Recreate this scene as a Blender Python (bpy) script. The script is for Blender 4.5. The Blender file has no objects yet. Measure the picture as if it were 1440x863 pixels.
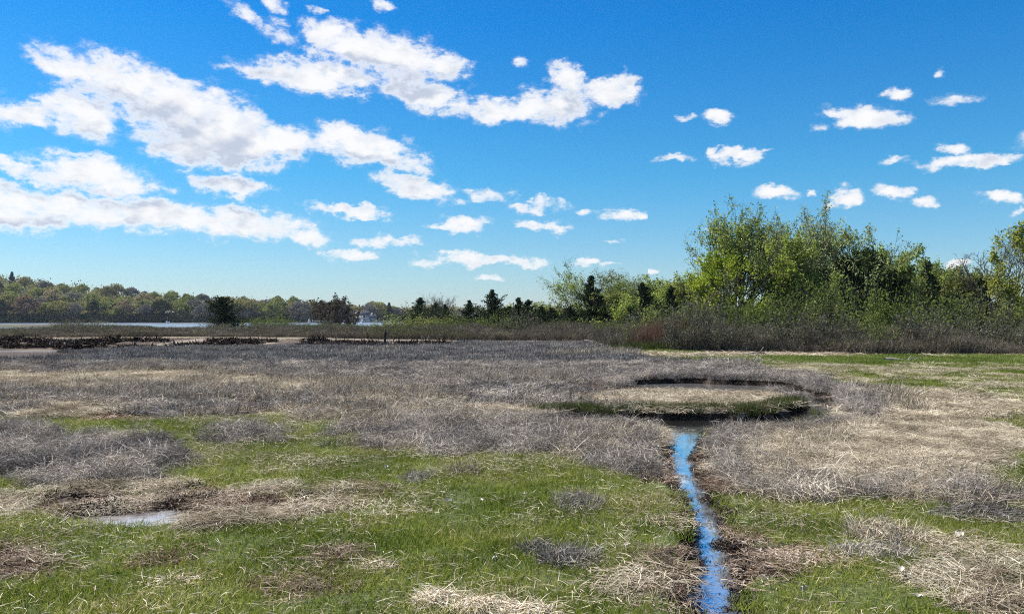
import bpy, math, random
import numpy as np
from math import radians, sin, cos, pi

# ------------------------------------------------------------------ camera frame (photo pixels are 1440 x 863)
F, CX, CY = 1109.0, 720.0, 431.5
PITCH = radians(0.852)
H = 1.62
scene = bpy.context.scene
COL = scene.collection

cam_d = bpy.data.cameras.new("camera")
cam_d.sensor_width = 36.0
cam_d.lens = 36.0 * F / 1440.0
cam_d.clip_start = 0.05
cam_d.clip_end = 20000
cam = bpy.data.objects.new("camera", cam_d)
COL.objects.link(cam)
cam.location = (0, 0, H)
cam.rotation_euler = (radians(90) + PITCH, 0, 0)
scene.camera = cam
scene.view_settings.view_transform = 'Standard'
scene.view_settings.look = 'None'
scene.view_settings.exposure = 0.72
scene.view_settings.gamma = 1.0
scene.view_settings.use_curve_mapping = False
scene.cycles.use_denoising = False
scene.cycles.filter_width = 1.1
scene.cycles.sample_clamp_indirect = 6.0
scene.cycles.max_bounces = 6
scene.cycles.diffuse_bounces = 3
scene.cycles.glossy_bounces = 3
scene.cycles.transmission_bounces = 3
scene.cycles.volume_bounces = 0
scene.cycles.transparent_max_bounces = 6

# sun: ahead of the camera and to the left, high
SUN_EL, SUN_AZ = 56.0, -72.0          # azimuth measured from +Y (view direction), negative = left
sd = (sin(radians(SUN_AZ)) * cos(radians(SUN_EL)), cos(radians(SUN_AZ)) * cos(radians(SUN_EL)), sin(radians(SUN_EL)))
sun_d = bpy.data.lights.new("sun", 'SUN')
sun_d.energy = 4.9
sun_d.angle = radians(0.53)
sun_d.color = (1.0, 0.955, 0.88)
sun = bpy.data.objects.new("sun", sun_d)
COL.objects.link(sun)
from mathutils import Vector
sun.rotation_euler = Vector(sd).to_track_quat('Z', 'Y').to_euler()
sun.location = (-30, 20, 60)


def ray(px, py):
    x = (px - CX) / F; z = (CY - py) / F
    return x, cos(PITCH) - sin(PITCH) * z, sin(PITCH) + cos(PITCH) * z


def G(px, py, z=0.0):
    """the point of the level plane z that is seen at photo pixel px, py"""
    dx, dy, dz = ray(px, py)
    t = (z - H) / dz
    return dx * t, dy * t


def PROJ(X, Y, Z=0.0):
    yy = cos(PITCH) * Y + sin(PITCH) * (Z - H)
    zz = -sin(PITCH) * Y + cos(PITCH) * (Z - H)
    yy = np.maximum(yy, 0.3)
    return CX + F * X / yy, CY - F * zz / yy


def XA(px, Y):
    return (px - CX) / F * Y


def ZA(py, Y):
    """height seen at row py at distance Y"""
    dx, dy, dz = ray(CX, py)
    return H + dz / dy * Y


# ------------------------------------------------------------------ world
world = bpy.data.worlds.new("World")
scene.world = world
world.use_nodes = True
wt = world.node_tree
wt.nodes.clear()


class NB:
    """small helper to write node trees"""
    def __init__(s, tree): s.t = tree
    def n(s, typ, **kw):
        nd = s.t.nodes.new(typ)
        ins = kw.pop('ins', {})
        for k, v in kw.items(): setattr(nd, k, v)
        for k, v in ins.items(): s.put(nd, k, v)
        return nd
    def put(s, nd, k, v):
        sock = nd.inputs[k]
        if isinstance(v, bpy.types.NodeSocket): s.t.links.new(v, sock)
        elif v is not None: sock.default_value = v
    def m(s, op, a, b=None, c=None, clamp=False):
        nd = s.t.nodes.new('ShaderNodeMath'); nd.operation = op; nd.use_clamp = clamp
        for i, v in enumerate((a, b, c)):
            if v is not None: s.put(nd, i, v)
        return nd.outputs[0]
    def v(s, op, a, b=None, scale=None):
        nd = s.t.nodes.new('ShaderNodeVectorMath'); nd.operation = op
        s.put(nd, 0, a)
        if b is not None: s.put(nd, 1, b)
        if scale is not None: s.put(nd, 'Scale', scale)
        return nd.outputs['Value'] if op in ('DOT_PRODUCT', 'LENGTH', 'DISTANCE') else nd.outputs[0]
    def mixc(s, f, a, b, bt='MIX'):
        nd = s.t.nodes.new('ShaderNodeMix'); nd.data_type = 'RGBA'; nd.blend_type = bt
        s.put(nd, 0, f); s.put(nd, 6, a); s.put(nd, 7, b)
        return nd.outputs[2]
    def mr(s, val, a, b, c=0.0, d=1.0, smooth=True):
        nd = s.t.nodes.new('ShaderNodeMapRange'); nd.interpolation_type = 'SMOOTHSTEP' if smooth else 'LINEAR'
        for k, v in zip((0, 1, 2, 3, 4), (val, a, b, c, d)): s.put(nd, k, v)
        return nd.outputs[0]
    def noise(s, vec, scale, detail=4, rough=0.5, dist=0.0, color=False):
        nd = s.n('ShaderNodeTexNoise', ins={'Vector': vec, 'Scale': scale, 'Detail': detail, 'Roughness': rough, 'Distortion': dist})
        return nd.outputs['Color' if color else 'Fac']
    def ramp(s, fac, stops, interp='LINEAR'):
        nd = s.t.nodes.new('ShaderNodeValToRGB'); nd.color_ramp.interpolation = interp
        el = nd.color_ramp.elements
        while len(el) < len(stops): el.new(0.5)
        for e, (p, c) in zip(el, stops):
            e.position = p; e.color = (c[0], c[1], c[2], 1)
        s.put(nd, 0, fac)
        return nd.outputs[0]


def azel(px, py):
    x, y, z = ray(px, py)
    return math.atan2(x, y), math.atan2(z, math.hypot(x, y))


# (cx, cy, rx, ry, tilt, strength) in photo pixels; turned into directions of the sky
BIG = [
 (105,100,62,13,4,.9),(185,118,125,34,11,1),(115,158,48,32,20,.9),(265,160,150,44,14,1.1),(310,205,115,36,2,1.2),(395,200,60,26,0,1.1),
 (505,203,90,28,8,1.1),(470,192,48,22,0,.9),(565,228,56,20,15,.9),(585,264,62,20,8,1.05),(325,261,52,17,8,.95),(28,157,46,19,10,.95),
 (135,244,80,24,8,1.05),(25,240,62,14,14,.9),(180,258,36,12,0,.8),
 (55,290,110,22,8,1),(200,300,155,24,4,1.05),(335,312,115,24,5,1),(20,308,90,18,0,.9),(420,330,60,12,6,.8),(490,297,62,9,5,.9),
 (490,356,42,11,3,.8),(540,340,40,11,8,.8),(576,337,22,6,0,.7),
 (540,80,120,36,10,1.15),(440,108,110,24,2,1.1),(385,104,70,9,-2,.8),(480,60,64,24,10,1),(620,88,52,22,8,1),(600,138,92,24,14,1.05),
 (705,155,62,20,3,1),(775,152,78,26,0,1.05),(795,112,36,24,35,.9),(850,132,58,22,-4,1),(880,115,26,13,-25,.8),
 (655,312,38,13,4,.9),(690,275,32,12,0,.65),(755,290,46,9,-3,.7),(762,318,48,11,0,.95),(680,362,95,12,3,.85),(740,368,38,9,4,.8),
 (1225,163,50,16,8,1),(1365,228,66,11,0,.95),(1192,277,28,15,-14,.95),(1035,220,40,11,2,.95),
]
SMALL = [
 (362,30,52,11,30,.7),(398,46,20,14,40,.6),(388,8,20,9,20,.6),(452,18,14,5,10,.55),(543,8,20,9,0,.75),(732,88,13,8,0,.55),
 (622,318,28,4,0,.6),(822,298,15,5,0,.6),(880,302,38,9,2,.9),(858,337,18,3,0,.6),(640,352,34,6,4,.7),(690,390,26,4,3,.6),(605,368,30,7,5,.6),
 (820,368,22,6,0,.8),(852,373,18,5,0,.7),(915,382,15,4,0,.7),(1010,168,22,12,14,1),(965,166,18,4,3,.6),(947,226,32,6,-3,.85),
 (1005,212,11,6,0,.7),(1075,211,11,3,0,.55),(1262,131,17,9,8,.95),(1182,156,26,8,4,.8),(1152,178,15,6,0,.55),(1092,270,34,9,3,.95),
 (1142,268,8,4,0,.8),(1257,270,26,10,18,.95),(1300,285,20,6,0,.9),(1345,208,26,7,10,.8),(1410,277,26,9,14,.95),(1345,138,30,8,8,.5),
 (1322,100,9,6,0,.55),(1262,226,22,4,0,.5),(1342,368,16,7,0,.9),(995,327,10,4,0,.7),(1425,299,6,5,0,.5),(240,265,16,5,0,.5),(95,216,16,4,0,.5),
 (640,280,22,6,0,.55),(1160,150,10,4,0,.4),
 # beyond the frame
 (-120,130,110,30,5,1),(-260,260,160,26,3,1),(1600,180,120,28,0,1),(1720,300,140,20,0,.9),(690,-90,130,35,4,1),(250,-120,150,40,10,1),(1300,-140,120,26,0,.9),
]


def ell_params(e):
    cx, cy, rx, ry, tilt, s = e
    a, b = azel(cx, cy)
    k = 1.0 / F
    return a, b, rx * k * 0.98, ry * k * 1.02, radians(-tilt), s


def cloud_group(name, ells):
    g = bpy.data.node_groups.new(name, 'ShaderNodeTree')
    g.interface.new_socket('Vector', in_out='INPUT', socket_type='NodeSocketVector')
    g.interface.new_socket('Density', in_out='OUTPUT', socket_type='NodeSocketFloat')
    b = NB(g)
    gi = g.nodes.new('NodeGroupInput'); go = g.nodes.new('NodeGroupOutput')
    acc = None
    for e in ells:
        a, el, rx, ry, t, s = ell_params(e)
        src = gi.outputs[0]
        if acc is not None:      # makes each step wait for the one before: the renderer's shader stack is small
            src = b.n('ShaderNodeVectorMath', operation='MULTIPLY_ADD', ins={0: acc, 1: (1e-8, 1e-8, 0), 2: src}).outputs[0]
        mp = b.n('ShaderNodeMapping', vector_type='TEXTURE', ins={'Vector': src, 'Location': (a, el, 0), 'Rotation': (0, 0, t), 'Scale': (rx, ry, 1)})
        d = b.v('DOT_PRODUCT', mp.outputs[0], mp.outputs[0])
        w = b.m('MULTIPLY_ADD', d, -s, s)
        acc = w if acc is None else b.n('ShaderNodeMath', operation='SMOOTH_MAX', ins={0: acc, 1: w, 2: 0.25}).outputs[0]
    g.links.new(acc, go.inputs[0])
    return g


w = NB(wt)
tc = w.n('ShaderNodeTexCoord')
sep = w.n('ShaderNodeSeparateXYZ', ins={0: tc.outputs['Generated']})
az = w.m('ARCTAN2', sep.outputs[0], sep.outputs[1])
hyp = w.m('SQRT', w.m('ADD', w.m('MULTIPLY', sep.outputs[0], sep.outputs[0]), w.m('MULTIPLY', sep.outputs[1], sep.outputs[1])))
el = w.m('ARCTAN2', sep.outputs[2], hyp)
P2 = w.n('ShaderNodeCombineXYZ', ins={0: az, 1: el, 2: 0.0}).outputs[0]
# ragged edges: push the lookup point about with noise
P2s = w.v('MULTIPLY', P2, (1.0, 1.6, 1.0))
wcol = w.noise(P2s, 22.0, 8, 0.64, color=True)
wc = w.v('SUBTRACT', wcol, (0.5, 0.5, 0.5))
SPLIT = azel(911, 300)[0]
BIG_L = [e for e in BIG if e[0] < 911]; BIG_R = [e for e in BIG if e[0] > 911]
SM_L = [e for e in SMALL if e[0] < 911]; SM_R = [e for e in SMALL if e[0] > 911]


def grp(g, vec):
    nd = wt.nodes.new('ShaderNodeGroup'); nd.node_tree = g
    wt.links.new(vec, nd.inputs[0]); return nd.outputs[0]


SKY_STRENGTH = 0.065
sky = w.n('ShaderNodeTexSky', sky_type='NISHITA', sun_disc=False)
sky.sun_elevation = radians(SUN_EL)
sky.sun_rotation = radians(SUN_AZ)
sky.altitude = 0; sky.air_density = 1.0; sky.dust_density = 0.2; sky.ozone_density = 2.0
# the photograph's deep, clean blue: a tint that eases from horizon to zenith
tint = w.ramp(w.m('MULTIPLY', w.m('MAXIMUM', el, 0.0), 1.0 / 0.5), [(0.0, (0.62, 0.72, 0.90)), (0.12, (0.55, 0.77, 0.94)), (0.35, (0.25, 0.78, 1.03)), (0.72, (0.06, 0.66, 1.15)), (1.0, (0.06, 0.60, 1.08))])
tint = w.v('SCALE', tint, scale=1.25)
skyc = w.v('MULTIPLY', sky.outputs[0], tint)
bg_clear = w.n('ShaderNodeBackground', ins={'Color': skyc, 'Strength': SKY_STRENGTH}).outputs[0]


def cloud_layer(big, small, tag):
    gb = cloud_group('cloud_large_' + tag, big)
    fb = grp(gb, w.v('ADD', P2, w.v('MULTIPLY', wc, (0.080, 0.046, 0))))
    fs = grp(cloud_group('cloud_small_' + tag, small), w.v('ADD', P2, w.v('MULTIPLY', wc, (0.050, 0.030, 0))))
    base = w.m('MAXIMUM', fb, fs)
    n1 = w.noise(P2s, 34.0, 10, 0.66, 0.2)
    dens = w.m('ADD', base, w.m('MULTIPLY', w.m('SUBTRACT', n1, 0.5), 2.7))
    alpha = w.m('SUBTRACT', 1.0, w.m('POWER', 2.718, w.m('MULTIPLY', w.m('MAXIMUM', w.m('SUBTRACT', dens, 0.14), 0.0), w.m('MULTIPLY_ADD', dens, -2.8, -1.5))))
    alpha = w.m('MAXIMUM', alpha, w.mr(dens, -0.18, 0.5, 0.0, 0.24))
    # self shadow: thickness towards the sun (up and to the left)
    n2 = w.noise(P2s, 19.0, 7, 0.52, 0.2)
    n2u = w.noise(w.v('ADD', P2s, (-0.010, 0.018, 0)), 19.0, 7, 0.52, 0.2)
    fbu = grp(gb, w.v('ADD', P2, w.v('ADD', w.v('MULTIPLY', wc, (0.080, 0.046, 0)), (-0.012, 0.026, 0))))
    relief = w.m('SUBTRACT', n2u, n2)
    under = w.mr(w.m('SUBTRACT', fbu, w.m('MULTIPLY', fb, 0.8)), -0.3, 0.55)
    sh = w.m('ADD', w.m('MULTIPLY', relief, 3.6), w.m('MULTIPLY', under, 1.3))
    shade = w.m('MULTIPLY', w.mr(sh, -0.15, 1.25), w.m('MULTIPLY', w.mr(dens, 0.5, 1.0), w.mr(fb, -0.1, 0.4)))
    ccol = w.mixc(shade, (0.60, 0.60, 0.605, 1), (0.34, 0.38, 0.46, 1))
    bgc = w.n('ShaderNodeBackground', ins={'Color': ccol, 'Strength': 1.0}).outputs[0]
    return w.n('ShaderNodeMixShader', ins={0: alpha, 1: bg_clear, 2: bgc}).outputs[0]


left = cloud_layer(BIG_L, SM_L, 'left')
right = cloud_layer(BIG_R, SM_R, 'right')
front = w.n('ShaderNodeMixShader', ins={0: w.m('GREATER_THAN', az, SPLIT), 1: left, 2: right}).outputs[0]
# scattered clouds in the rest of the sky, behind the camera
bn = w.noise(w.v('MULTIPLY', P2, (1.0, 2.6, 1)), 3.2, 8, 0.6)
ba = w.m('MULTIPLY', w.mr(bn, 0.55, 0.68), w.mr(el, 0.06, 0.2))
bgb = w.n('ShaderNodeBackground', ins={'Color': (0.50, 0.52, 0.55, 1), 'Strength': 1.0}).outputs[0]
rear = w.n('ShaderNodeMixShader', ins={0: ba, 1: bg_clear, 2: bgb}).outputs[0]
infront = w.m('MULTIPLY', w.m('LESS_THAN', w.m('ABSOLUTE', az), 0.86), w.m('LESS_THAN', el, 0.60))
above = w.n('ShaderNodeMixShader', ins={0: infront, 1: rear, 2: front}).outputs[0]
whole = w.n('ShaderNodeMixShader', ins={0: w.m('GREATER_THAN', el, 0.0), 1: bg_clear, 2: above}).outputs[0]
wo = w.n('ShaderNodeOutputWorld', ins={'Surface': whole})
world.cycles.sampling_method = 'MANUAL'
world.cycles.sample_map_resolution = 512

# ------------------------------------------------------------------ helpers
rng = np.random.default_rng(7)


def tag(o, label=None, cat=None, group=None, kind=None):
    if label: o['label'] = label
    if cat: o['category'] = cat
    if group: o['group'] = group
    if kind: o['kind'] = kind
    return o


def hash2(ix, iy, seed):
    n = (ix.astype(np.int64) * 374761393 + iy.astype(np.int64) * 668265263 + seed * 1442695041) & 0x7fffffff
    n = ((n ^ (n >> 13)) * 1274126177) & 0x7fffffff
    n = (n ^ (n >> 16)) & 0x7fffffff
    return n / float(0x7fffffff)


def vnoise(x, y, seed=0):
    ix = np.floor(x); iy = np.floor(y)
    fx = x - ix; fy = y - iy
    fx = fx * fx * (3 - 2 * fx); fy = fy * fy * (3 - 2 * fy)
    a = hash2(ix, iy, seed); b = hash2(ix + 1, iy, seed); c = hash2(ix, iy + 1, seed); d = hash2(ix + 1, iy + 1, seed)
    return (a + (b - a) * fx) * (1 - fy) + (c + (d - c) * fx) * fy


def fbm(x, y, scale, octs=4, seed=0, rough=0.5):
    """-1..1"""
    t = 0; amp = 1.0; tot = 0; f = scale
    for i in range(octs):
        t = t + amp * (vnoise(x * f + 13.7 * i, y * f - 7.1 * i, seed + i) * 2 - 1)
        tot += amp; amp *= rough; f *= 2.03
    return t / tot


def sstep(x, a, b):
    t = np.clip((x - a) / (b - a), 0, 1)
    return t * t * (3 - 2 * t)


def mesh_from(name, V, Q=None, T=None, mat=None, smooth=False):
    me = bpy.data.meshes.new(name)
    V = np.asarray(V, dtype=np.float32)
    nq = 0 if Q is None else len(Q); nt = 0 if T is None else len(T)
    me.vertices.add(len(V)); me.vertices.foreach_set('co', V.ravel())
    loops = []
    if nq: loops.append(np.asarray(Q, dtype=np.int32).ravel())
    if nt: loops.append(np.asarray(T, dtype=np.int32).ravel())
    if loops:
        L = np.concatenate(loops)
        me.loops.add(len(L)); me.loops.foreach_set('vertex_index', L)
        st = np.concatenate([np.arange(nq) * 4, nq * 4 + np.arange(nt) * 3]).astype(np.int32)
        me.polygons.add(nq + nt)
        me.polygons.foreach_set('loop_start', st)
        if smooth: me.polygons.foreach_set('use_smooth', np.ones(nq + nt, dtype=bool))
    if mat: me.materials.append(mat)
    me.update(calc_edges=True)
    return me


def link(name, me, parent=None, loc=None, rz=None, sc=None):
    o = bpy.data.objects.new(name, me); COL.objects.link(o)
    if parent: o.parent = parent
    if loc is not None: o.location = loc
    if rz is not None: o.rotation_euler = (0, 0, rz)
    if sc is not None: o.scale = (sc, sc, sc) if np.isscalar(sc) else sc
    return o


# ------------------------------------------------------------------ materials
def mat_new(name):
    m = bpy.data.materials.new(name); m.use_nodes = True
    m.node_tree.nodes.clear()
    return m, NB(m.node_tree)


def leafy(name, stops, transl=0.35, bright=0.25, rough=0.75, island=True, spec=0.0, patch=0.0, interp='LINEAR', tcol=(1.0, 1.0, 0.75)):
    """plant matter: a colour per blade or leaf, a tone per clump, some light let through"""
    m, b = mat_new(name)
    geo = b.n('ShaderNodeNewGeometry'); oi = b.n('ShaderNodeObjectInfo')
    fac = geo.outputs['Random Per Island']
    if patch:
        co = b.noise(geo.outputs['Position'], patch, 3, 0.55)
        fac = b.m('ADD', b.m('MULTIPLY', fac, 0.55), b.m('MULTIPLY', b.mr(co, 0.3, 0.7), 0.45))
    c = b.ramp(fac, stops, interp)
    val = b.mr(oi.outputs['Random'], 0, 1, 1 - bright, 1 + bright, smooth=False)
    c = b.n('ShaderNodeHueSaturation', ins={'Value': val, 'Color': c}).outputs[0]
    d = b.n('ShaderNodeBsdfDiffuse', ins={'Color': c}).outputs[0]
    out = d
    if transl:
        tcc = b.mixc(1.0, c, (tcol[0], tcol[1], tcol[2], 1), 'MULTIPLY')
        tcc = b.n('ShaderNodeHueSaturation', ins={'Value': 1.5, 'Color': tcc}).outputs[0]
        t = b.n('ShaderNodeBsdfTranslucent', ins={'Color': tcc}).outputs[0]
        out = b.n('ShaderNodeMixShader', ins={0: transl, 1: d, 2: t}).outputs[0]
    if spec:
        g = b.n('ShaderNodeBsdfGlossy', ins={'Color': (1, 1, 1, 1), 'Roughness': 0.45}).outputs[0]
        fr = b.m('MULTIPLY', b.n('ShaderNodeFresnel', ins={'IOR': 1.4}).outputs[0], spec)
        out = b.n('ShaderNodeMixShader', ins={0: fr, 1: out, 2: g}).outputs[0]
    b.n('ShaderNodeOutputMaterial', ins={'Surface': out})
    return m


def rough_mat(name, c1, c2, scale=8.0, bump=0.3, rough=0.9, stretch=(1, 1, 1), detail=6):
    m, b = mat_new(name)
    t = b.n('ShaderNodeTexCoord')
    v = b.v('MULTIPLY', t.outputs['Object'], stretch)
    n = b.noise(v, scale, detail, 0.6)
    c = b.mixc(b.mr(n, 0.35, 0.65), (*c1, 1), (*c2, 1))
    bp = b.n('ShaderNodeBump', ins={'Strength': bump, 'Distance': 0.02, 'Height': n})
    p = b.n('ShaderNodeBsdfPrincipled', ins={'Base Color': c, 'Roughness': rough, 'Normal': bp.outputs[0]})
    p.inputs['Specular IOR Level'].default_value = 0.2
    b.n('ShaderNodeOutputMaterial', ins={'Surface': p.outputs[0]})
    return m


M_GREEN = leafy('green_grass', [(0, (0.045, 0.074, 0.015)), (0.3, (0.105, 0.142, 0.025)), (0.62, (0.205, 0.24, 0.042)), (0.8, (0.32, 0.31, 0.085)), (0.9, (0.44, 0.38, 0.19)), (1, (0.60, 0.52, 0.36))], 0.36, 0.30, patch=0.8)
M_GREENFAR = leafy('short_green_turf', [(0, (0.08, 0.115, 0.025)), (0.5, (0.16, 0.20, 0.045)), (0.85, (0.28, 0.29, 0.10)), (1, (0.42, 0.38, 0.22))], 0.35, 0.25, patch=0.5)
M_DARKGREEN = leafy('bank_grass', [(0, (0.018, 0.03, 0.008)), (0.5, (0.04, 0.062, 0.014)), (0.8, (0.085, 0.11, 0.03)), (1, (0.25, 0.22, 0.13))], 0.3, 0.2)
M_RUSH = leafy('dead_rush', [(0, (0.036, 0.030, 0.026)), (0.35, (0.145, 0.131, 0.120)), (0.62, (0.30, 0.268, 0.238)), (0.85, (0.48, 0.41, 0.325)), (1, (0.74, 0.65, 0.51))], 0.08, 0.4, patch=1.0, tcol=(1, .97, .9))
M_TANRUSH = leafy('pale_dead_stalks', [(0, (0.08, 0.065, 0.05)), (0.35, (0.23, 0.19, 0.15)), (0.7, (0.45, 0.38, 0.275)), (1, (0.74, 0.65, 0.49))], 0.12, 0.3, tcol=(1, .95, .85))
M_STRAW = leafy('bleached_straw', [(0, (0.07, 0.055, 0.04)), (0.25, (0.22, 0.175, 0.125)), (0.6, (0.46, 0.39, 0.28)), (0.85, (0.66, 0.58, 0.44)), (1, (0.80, 0.74, 0.62))], 0.1, 0.3, patch=1.5, tcol=(1, .95, .85))
M_LITTER = leafy('brown_litter', [(0, (0.03, 0.021, 0.015)), (0.35, (0.13, 0.09, 0.062)), (0.7, (0.36, 0.27, 0.20)), (1, (0.66, 0.56, 0.45))], 0.0, 0.35, patch=2.0)
M_PEAT = leafy('peat_crumb', [(0, (0.012, 0.010, 0.009)), (0.6, (0.035, 0.027, 0.022)), (0.9, (0.08, 0.06, 0.048)), (1, (0.3, 0.25, 0.2))], 0.0, 0.25)
M_TWIG = leafy('brown_twigs', [(0, (0.05, 0.04, 0.035)), (0.5, (0.15, 0.128, 0.095)), (0.85, (0.26, 0.225, 0.17)), (1, (0.45, 0.40, 0.31))], 0.08, 0.25, tcol=(1, .9, .8))
M_TWIGLEAF = leafy('scrub_leaf', [(0, (0.045, 0.055, 0.02)), (0.6, (0.08, 0.10, 0.03)), (1, (0.15, 0.17, 0.05))], 0.3, 0.25)
M_RED = leafy('rusty_reed', [(0, (0.07, 0.045, 0.035)), (0.6, (0.19, 0.12, 0.085)), (1, (0.40, 0.28, 0.20))], 0.25, 0.2, tcol=(1, .8, .7))
M_BARK = rough_mat('bark', (0.055, 0.045, 0.038), (0.13, 0.11, 0.095), 5.0, 0.6, stretch=(3, 3, 0.6))
M_BARKD = rough_mat('dark_bark', (0.03, 0.024, 0.02), (0.075, 0.06, 0.05), 6.0, 0.6, stretch=(3, 3, 0.6))
M_POST = rough_mat('weathered_post', (0.02, 0.018, 0.017), (0.07, 0.06, 0.055), 9.0, 0.8, stretch=(3, 3, 0.4))
M_DRIFT = rough_mat('driftwood', (0.16, 0.13, 0.11), (0.42, 0.36, 0.30), 6.0, 0.7, stretch=(0.4, 3, 3))
M_WHITELEAF = rough_mat('bleached_leaf', (0.40, 0.34, 0.26), (0.68, 0.62, 0.53), 30.0, 0.5)
LEAF = {
 'lime': leafy('leaf_lime', [(0, (0.10, 0.15, 0.02)), (0.5, (0.235, 0.285, 0.035)), (1, (0.42, 0.44, 0.08))], 0.5, 0.12, patch=0.8),
 'spring': leafy('leaf_spring', [(0, (0.117, 0.156, 0.039)), (0.5, (0.221, 0.273, 0.065)), (1, (0.429, 0.468, 0.169))], 0.5, 0.12, patch=0.8),
 'pale': leafy('leaf_pale', [(0, (0.125, 0.163, 0.062)), (0.5, (0.288, 0.338, 0.15)), (1, (0.575, 0.6, 0.375))], 0.45, 0.1, patch=0.8),
 'olive': leafy('leaf_olive', [(0, (0.108, 0.12, 0.036)), (0.5, (0.192, 0.216, 0.066)), (1, (0.348, 0.36, 0.132))], 0.4, 0.15, patch=0.6),
 'gold': leafy('leaf_gold', [(0, (0.13, 0.15, 0.03)), (0.5, (0.26, 0.28, 0.06)), (1, (0.42, 0.42, 0.13))], 0.5, 0.12, patch=0.8),
 'cedar': leafy('leaf_cedar', [(0, (0.014, 0.022, 0.011)), (0.6, (0.034, 0.050, 0.024)), (1, (0.085, 0.11, 0.05))], 0.12, 0.2),
 'shrub': leafy('leaf_shrub', [(0, (0.055, 0.083, 0.02)), (0.5, (0.121, 0.16, 0.039)), (1, (0.231, 0.264, 0.077))], 0.35, 0.2, patch=0.7),
 'grey': leafy('leaf_greyshrub', [(0, (0.07, 0.07, 0.05)), (0.5, (0.13, 0.13, 0.09)), (1, (0.23, 0.22, 0.15))], 0.25, 0.2, patch=0.7),
 'ivy': leafy('leaf_ivy', [(0, (0.012, 0.022, 0.008)), (0.6, (0.03, 0.05, 0.015)), (1, (0.08, 0.11, 0.035))], 0.2, 0.2),
 'far_olive': leafy('far_olive', [(0, (0.13, 0.12, 0.045)), (1, (0.30, 0.27, 0.11))], 0.3, 0.2),
 'far_green': leafy('far_green', [(0, (0.13, 0.14, 0.04)), (1, (0.29, 0.31, 0.10))], 0.3, 0.2),
 'far_tan': leafy('far_tan', [(0, (0.18, 0.145, 0.085)), (1, (0.38, 0.31, 0.19))], 0.3, 0.2),
 'far_red': leafy('far_red', [(0, (0.14, 0.095, 0.065)), (1, (0.29, 0.20, 0.14))], 0.3, 0.2),
 'far_grey': leafy('far_grey', [(0, (0.09, 0.085, 0.08)), (1, (0.23, 0.21, 0.18))], 0.2, 0.2),
 'far_dark': leafy('far_dark', [(0, (0.012, 0.018, 0.010)), (1, (0.045, 0.055, 0.025))], 0.1, 0.2),
 'crownred': leafy('crown_purple', [(0, (0.04, 0.033, 0.03)), (1, (0.12, 0.10, 0.075))], 0.25, 0.1),
}


# ------------------------------------------------------------------ the lie of the land
WL = -0.12      # water in the creek and the pool
BAY = -0.55     # water of the bay
# centre line of the creek: photo pixel on the water plane, half width in pixels across
creek_px = [(1020, 905, 26), (1012, 863, 23), (1004, 815, 21), (1002, 780, 16), (997, 745, 14), (989, 722, 11), (977, 700, 15), (966, 680, 19),
            (962, 664, 19), (960, 645, 16), (965, 628, 21), (968, 610, 28), (970, 600, 34)]
CRK = []
for px, py, hw in creek_px:
    x, y = G(px, py, WL); CRK.append((x - .025, y, hw / F * y * 0.93 + .018))
def wl(px, py, hw):
    x, y = G(px, py, WL); return (x, y, hw)
RING = [wl(800, 596, .30), wl(870, 600, .65), wl(935, 601, .9), wl(1000, 602, .95), wl(1060, 601, .85), wl(1110, 596, .7), wl(1150, 588, .42), wl(1158, 576, .42),
        wl(1148, 564, .4), wl(1118, 556, .38), wl(1088, 552, .7), wl(1040, 550, 1.5), wl(1000, 549, 2.0), wl(955, 547, 1.4), wl(920, 543, .6)]


def dist_poly(X, Y, pts):
    best = np.full(X.shape, 1e9)
    for (x0, y0, w0), (x1, y1, w1) in zip(pts[:-1], pts[1:]):
        dx, dy = x1 - x0, y1 - y0
        t = np.clip(((X - x0) * dx + (Y - y0) * dy) / (dx * dx + dy * dy), 0, 1)
        d = np.hypot(X - x0 - t * dx, Y - y0 - t * dy) - (w0 + (w1 - w0) * t)
        best = np.minimum(best, d)
    return best


def water_d(X, Y):
    """signed distance to the edge of the creek and pool, ragged"""
    d = np.full(X.shape, 9.0)
    k = (X > -3) & (X < 11) & (Y > 1) & (Y < 26)
    if k.any():
        x, y = X[k], Y[k]
        dd = np.minimum(dist_poly(x, y, CRK), dist_poly(x, y, RING))
        dd = dd + fbm(x, y, 2.2, 3, 5) * 0.11 * sstep(y, 6, 12) + fbm(x, y, 0.9, 4, 6, .6) * 0.38 * sstep(y, 12.5, 14) + fbm(x, y, 7, 2, 9) * 0.022
        d[k] = dd
    return d


PAN = G(240, 706)      # bare panne at the left of the grass
PANW = G(190, 723)
def panne_e(X, Y):
    return ((X - PAN[0]) / 1.5) ** 2 + ((Y - PAN[1] + 0.05 * (X - PAN[0])) / 0.62) ** 2 + fbm(X, Y, 2.2, 3, 21) * 0.45
def panw_e(X, Y):
    return ((X - PANW[0]) / 0.64) ** 2 + ((Y - PANW[1] - 0.12 * (X - PANW[0])) / 0.35) ** 2 + fbm(X, Y, 4.5, 3, 22) * 0.55


def shoreY(X, Y):
    px, _ = PROJ(X, Y)
    return np.interp(px, [-600, 0, 150, 300, 450, 560, 640], [330, 390, 420, 440, 470, 540, 600])


def hill_h(X, Y):
    """the wooded far shore and the low land beyond"""
    px, _ = PROJ(X, Y)
    sh = shoreY(X, Y)
    top = np.interp(px, [-700, -200, 0, 60, 150, 300, 450, 560, 600, 680], [46, 38, 31.5, 24.5, 18, 12.5, 8, 4.5, 4, 2.5])
    a = sstep(Y, sh, sh + 240)
    low = 0.6 * sstep(Y, sh - 4, sh + 6)
    h = low + top * a + fbm(X, Y, 0.012, 3, 41) * 2.0 * a
    far = np.interp(px, [560, 600, 680, 1500], [0, 14, 9, 4]) * sstep(Y, 1300, 1500)
    return h, far


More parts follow.
